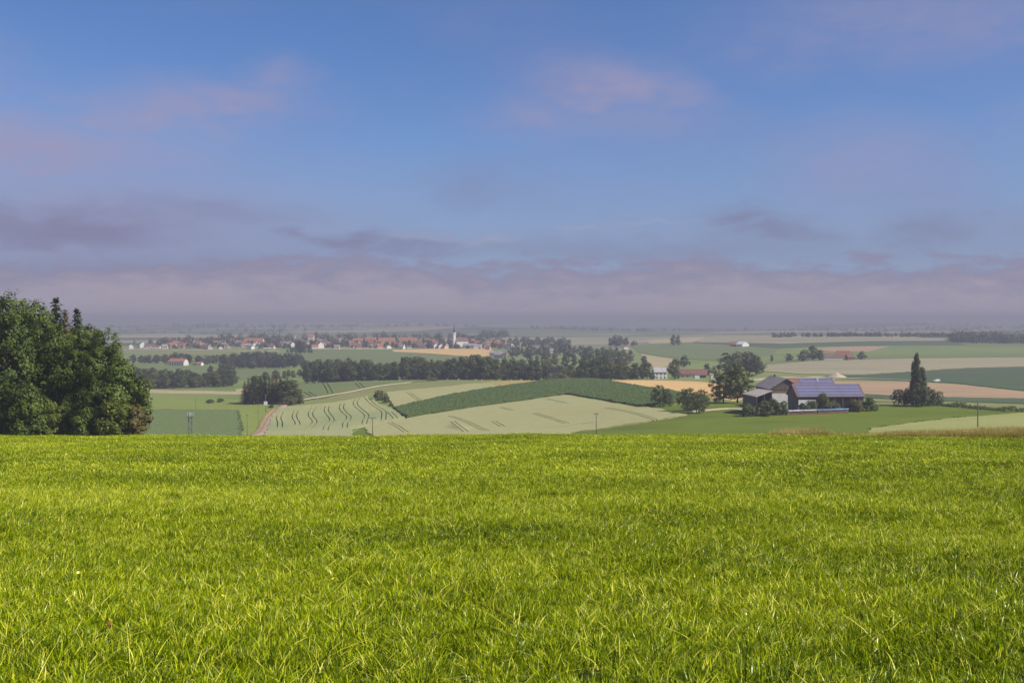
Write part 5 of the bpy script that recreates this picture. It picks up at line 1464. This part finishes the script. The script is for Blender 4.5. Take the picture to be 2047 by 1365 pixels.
def tuft_collection(name, specs, mat):
    c = bpy.data.collections.new(name)
    for i, (sd, kw) in enumerate(specs):
        rng = np.random.default_rng(sd)
        V, F, T = blades(rng, **kw)
        me = mesh_np(f"{name}_{i:02d}", V, F, [mat], True, {'tint': T})
        c.objects.link(bpy.data.objects.new(f"{name}_{i:02d}", me))
    return c
def scatter(name, P, rot, scl, idx, ptint, coll, label, kind="stuff", cat="grass"):
    me = bpy.data.meshes.new(name)
    me.vertices.add(len(P)); me.vertices.foreach_set("co", np.ascontiguousarray(P, np.float32).ravel())
    a = me.attributes.new('rot', 'FLOAT_VECTOR', 'POINT'); a.data.foreach_set("vector", np.ascontiguousarray(rot, np.float32).ravel())
    a = me.attributes.new('scl', 'FLOAT_VECTOR', 'POINT'); a.data.foreach_set("vector", np.ascontiguousarray(scl, np.float32).ravel())
    a = me.attributes.new('idx', 'INT', 'POINT'); a.data.foreach_set("value", np.ascontiguousarray(idx, np.int32))
    a = me.attributes.new('ptint', 'FLOAT', 'POINT'); a.data.foreach_set("value", np.ascontiguousarray(ptint, np.float32))
    me.update()
    o = link(name, me)
    tag(o, label, cat, kind=kind)
    ng = bpy.data.node_groups.new(name + "_scatter", 'GeometryNodeTree')
    ng.interface.new_socket("Geometry", in_out='INPUT', socket_type='NodeSocketGeometry')
    ng.interface.new_socket("Geometry", in_out='OUTPUT', socket_type='NodeSocketGeometry')
    N = ng.nodes; Lk = ng.links
    gi = N.new('NodeGroupInput'); go = N.new('NodeGroupOutput')
    iop = N.new('GeometryNodeInstanceOnPoints')
    ci = N.new('GeometryNodeCollectionInfo')
    ci.inputs['Collection'].default_value = coll
    ci.inputs['Separate Children'].default_value = True
    ci.inputs['Reset Children'].default_value = True
    def attr(nm, dt):
        n = N.new('GeometryNodeInputNamedAttribute'); n.data_type = dt; n.inputs['Name'].default_value = nm
        return n.outputs['Attribute']
    e2r = N.new('FunctionNodeEulerToRotation')
    Lk.new(attr('rot', 'FLOAT_VECTOR'), e2r.inputs[0])
    Lk.new(gi.outputs[0], iop.inputs['Points'])
    Lk.new(ci.outputs[0], iop.inputs['Instance'])
    iop.inputs['Pick Instance'].default_value = True
    Lk.new(attr('idx', 'INT'), iop.inputs['Instance Index'])
    Lk.new(e2r.outputs[0], iop.inputs['Rotation'])
    Lk.new(attr('scl', 'FLOAT_VECTOR'), iop.inputs['Scale'])
    Lk.new(iop.outputs[0], go.inputs[0])
    md = o.modifiers.new("scatter", 'NODES'); md.node_group = ng
    return o
def vnoise(x, y, s, seed):
    """cheap smooth value noise 0..1"""
    rng = np.random.default_rng(seed); G = rng.uniform(0, 1, (64, 64))
    fx, fy = x / s, y / s
    ix, iy = np.floor(fx).astype(int), np.floor(fy).astype(int)
    a, b = fx - ix, fy - iy; a = a * a * (3 - 2 * a); b = b * b * (3 - 2 * b)
    g = lambda i, j: G[i % 64, j % 64]
    return g(ix, iy) * (1 - a) * (1 - b) + g(ix + 1, iy) * a * (1 - b) + g(ix, iy + 1) * (1 - a) * b + g(ix + 1, iy + 1) * a * b
def build_grass():
    rng = np.random.default_rng(11)
    near = [(100 + i, dict(n=84, rad=.095, h0=.035, h1=.125, w0=.0035, w1=.0075, dry=.06, lean=.6)) for i in range(9)]
    near += [(120 + i, dict(n=44, rad=.09, h0=.07, h1=.17, w0=.004, w1=.0085, dry=.08, lean=.75)) for i in range(3)]      # broad arching leaves
    near += [(130 + i, dict(n=22, rad=.10, h0=.07, h1=.21, w0=.003, w1=.006, dry=.6, lean=1.1)) for i in range(2)]      # straw and bent stalks, kept pale to paint sparkles too
    near += [(140 + i, dict(n=14, rad=.05, h0=.04, h1=.085, w0=.012, w1=.022, dry=0, lean=1.2)) for i in range(2)]      # broad leaved weeds
    far = [(150 + i, dict(n=110, rad=.19, h0=.045, h1=.14, w0=.008, w1=.017, dry=.11, lean=.65, seg=3)) for i in range(8)]
    cn = tuft_collection("near_tuft", near, M['grass'])
    cf = tuft_collection("far_tuft", far, M['grass'])
    def band(y0, y1, dens, ncol, wsel=None, smin=.8, smax=1.25):
        A = 0.5 * (y1 - y0) * 2 * ((.50 * y0 + 2.5) + (.50 * y1 + 2.5))
        n = int(A * dens)
        y = y0 + (y1 - y0) * rng.uniform(0, 1, n * 2)
        hw = .50 * y + 2.5
        keep = rng.uniform(0, 1, n * 2) < hw / hw.max()
        y = y[keep][:n]; hw = hw[keep][:n]
        x = rng.uniform(-1, 1, len(y)) * hw
        cs = .15 if y0 < 17 else .28
        cl = vnoise(x, y, cs, 21) * .65 + vnoise(x, y, cs * 2.7, 22) * .35
        k = cl > rng.uniform(.22, .48, len(x))
        x, y, cl = x[k], y[k], cl[k]
        z = ground_z(x, y)
        P = np.column_stack([x, y, z])
        g = .45 * cl + vnoise(x, y, 1.3, 3) * .4 + vnoise(x, y, .5, 4) * .2 + vnoise(x, y, 4.5, 5) * .35
        hs = (smin + (smax - smin) * rng.uniform(0, 1, len(y))) * (.70 + .5 * g)
        s = np.column_stack([hs * rng.uniform(.9, 1.2, len(y)), hs * rng.uniform(.9, 1.2, len(y)), hs])
        rot = np.column_stack([rng.normal(0, .10, len(y)), rng.normal(0, .10, len(y)), rng.uniform(0, 6.283, len(y))])
        pt = (vnoise(x, y, 2.4, 7) - .5) * .30 + (vnoise(x, y, 8.0, 8) - .5) * .18 + rng.normal(0, .06, len(y))
        idx = rng.choice(ncol, len(y), p=wsel)
        return P, rot, s, idx, pt
    pw = np.array([1.0] * 9 + [.6] * 3 + [.2] * 2 + [.3] * 2); pw /= pw.sum()
    B = [band(2.5, 9, 205, 16, pw), band(9, 17, 170, 16, pw), band(17, 27, 115, 16, pw, .95, 1.4)]
    args = [np.concatenate([b[i] for b in B]) for i in range(5)]
    args[4] = args[4] + np.interp(args[0][:, 1], [5, 14, 27], [-.05, -.02, .03])  # nearest tufts tinted darker to paint the shaded gaps looked down into
    scatter("meadow_grass", *args, cn, "long bright green meadow grass with pale stalks in the foreground")
    B = [band(25, 45, 40, 8), band(45, 84, 30, 8)]
    args = [np.concatenate([b[i] for b in B]) for i in range(5)]
    args[4] = args[4] + np.interp(args[0][:, 1], [25, 55], [-.03, .04])
    scatter("meadow_grass", *args, cf, "bright green meadow grass further off, up to the crest")
    # dry golden grass along the crest on the right
    dry = [(200 + i, dict(n=60, rad=.22, h0=.25, h1=.62, w0=.006, w1=.014, dry=0, lean=.35, seg=3)) for i in range(4)]
    cd = tuft_collection("dry_tuft", dry, M['grass_dry'])
    n = 5200
    px = 1530 + (2160 - 1530) * rng.uniform(0, 1, n) ** .75
    y = rng.uniform(60, 73, n)
    x = (px - CX) / FOC * y
    dens = vnoise(x, y, 1.6, 9)
    k = dens > np.interp(px, [1530, 1560, 1650, 1720, 1850, 2000, 2160], [.8, .4, .35, .6, .3, .15, .15])
    x, y, px = x[k], y[k], px[k]
    hs = np.interp(px, [1530, 1600, 1700, 1850, 1960, 2160], [.7, 1.05, .75, .95, 1.3, 1.25]) * rng.uniform(.6, 1.15, len(x))
    scatter("dry_grass", np.column_stack([x, y, ground_z(x, y)]), np.column_stack([rng.normal(0, .1, len(x)), rng.normal(0, .1, len(x)), rng.uniform(0, 6.28, len(x))]),
            np.column_stack([hs, hs, hs]), rng.choice(4, len(x)), rng.normal(0, .15, len(x)), cd, "golden dry grass tufts along the crest on the right")
build_grass()

# a few buttercups and a red clover head
M['petal'] = mat_noise("yellow_petals", (.75, .55, .01), (.85, .66, .02), 30, .35, .5)
M['clover'] = mat_noise("clover_head", (.42, .13, .07), (.55, .22, .12), 60)
M['stem'] = mat_noise("flower_stem", (.10, .17, .02), (.14, .21, .03), 10)
def build_flowers():
    def spot(px, row, h):
        u, e = px_dir(px, row)
        D = (CAMZ - h) / (-float(e) - S_MEADOW)
        x = float(u) * D
        return x, D, gz(x, D)
    L = [(157, 1155, "buttercup", "yellow buttercup at the left, nearest the picture's left border"), (445, 1188, "buttercup", "yellow buttercup left of the centre in the foreground grass"),
         (607, 1136, "buttercup", "uppermost of three buttercups left of the middle"), (619, 1148, "buttercup", "middle one of three buttercups left of the middle"), (667, 1155, "buttercup", "rightmost of three buttercups left of the middle"),
         (1641, 996, "buttercup", "small far buttercup on the right side of the meadow"), (1483, 1357, "buttercup", "buttercup at the bottom border right of the middle"), (928, 1300, "buttercup", "half hidden buttercup near the bottom middle"),
         (218, 1259, "clover", "reddish clover head in the lower left grass"), (820, 1157, "clover", "reddish clover head left of the picture's middle")]
    for i, (px, row, k, lb) in enumerate(L):
        h = .17 if k == "buttercup" else .15
        x, y, z = spot(px, row, h)
        o = empty(k, (x, y, z), i * 1.3); tag(o, lb, "flower")
        MB().tube([(0, 0, -.02), (.012, 0, h * .5), (0, 0, h - .01)], [.002, .0016, .0014], 5).build("stem", M['stem'], o)
        if k == "buttercup":
            hd = link("flower_head", None, o, (0, 0, h), (.5, .2, 0))
            me = None
            for p in range(5):
                a = 2 * math.pi * p / 5
                if me is None:
                    mb = MB()
                    mb.add([(0, 0, -.004), (.006, -.005, .0), (.013, -.008, .004), (.0165, 0, .007), (.013, .008, .004), (.006, .005, 0)], [(0, 1, 5), (1, 2, 4, 5), (2, 3, 4)])
                    me = mb.mesh("petal", M['petal'], True)
                q = link("petal", me, hd, (0, 0, 0), (0, 0, a))
        else:
            rng = np.random.default_rng(i)
            mb = MB()
            for d in unit(rng, 60):
                p = Vector(d) * .008; q = Vector(d) * .015
                mb.tube([p, q], [.002, .0012], 4)
            mb.build("flower_head", M['clover'], o, loc=(0, 0, h))
build_flowers()

# ------------------------------------------------------------------ morning haze over the valley
def build_haze():
    m = bpy.data.materials.new("haze"); m.use_nodes = True
    t = m.node_tree; t.nodes.clear()
    v = t.nodes.new('ShaderNodeVolumePrincipled')
    v.inputs['Color'].default_value = (.47, .465, .545, 1)
    v.inputs['Density'].default_value = 0.00026
    v.inputs['Anisotropy'].default_value = 0.0
    o = t.nodes.new('ShaderNodeOutputMaterial')
    t.links.new(v.outputs[0], o.inputs['Volume'])
    b = MB().box(-11000, 11000, -400, 15500, -75, 34)
    h = b.build("haze", m); tag(h, "pale morning haze over the whole valley", "haze", kind="stuff")
build_haze()
print("TREES", TREES)
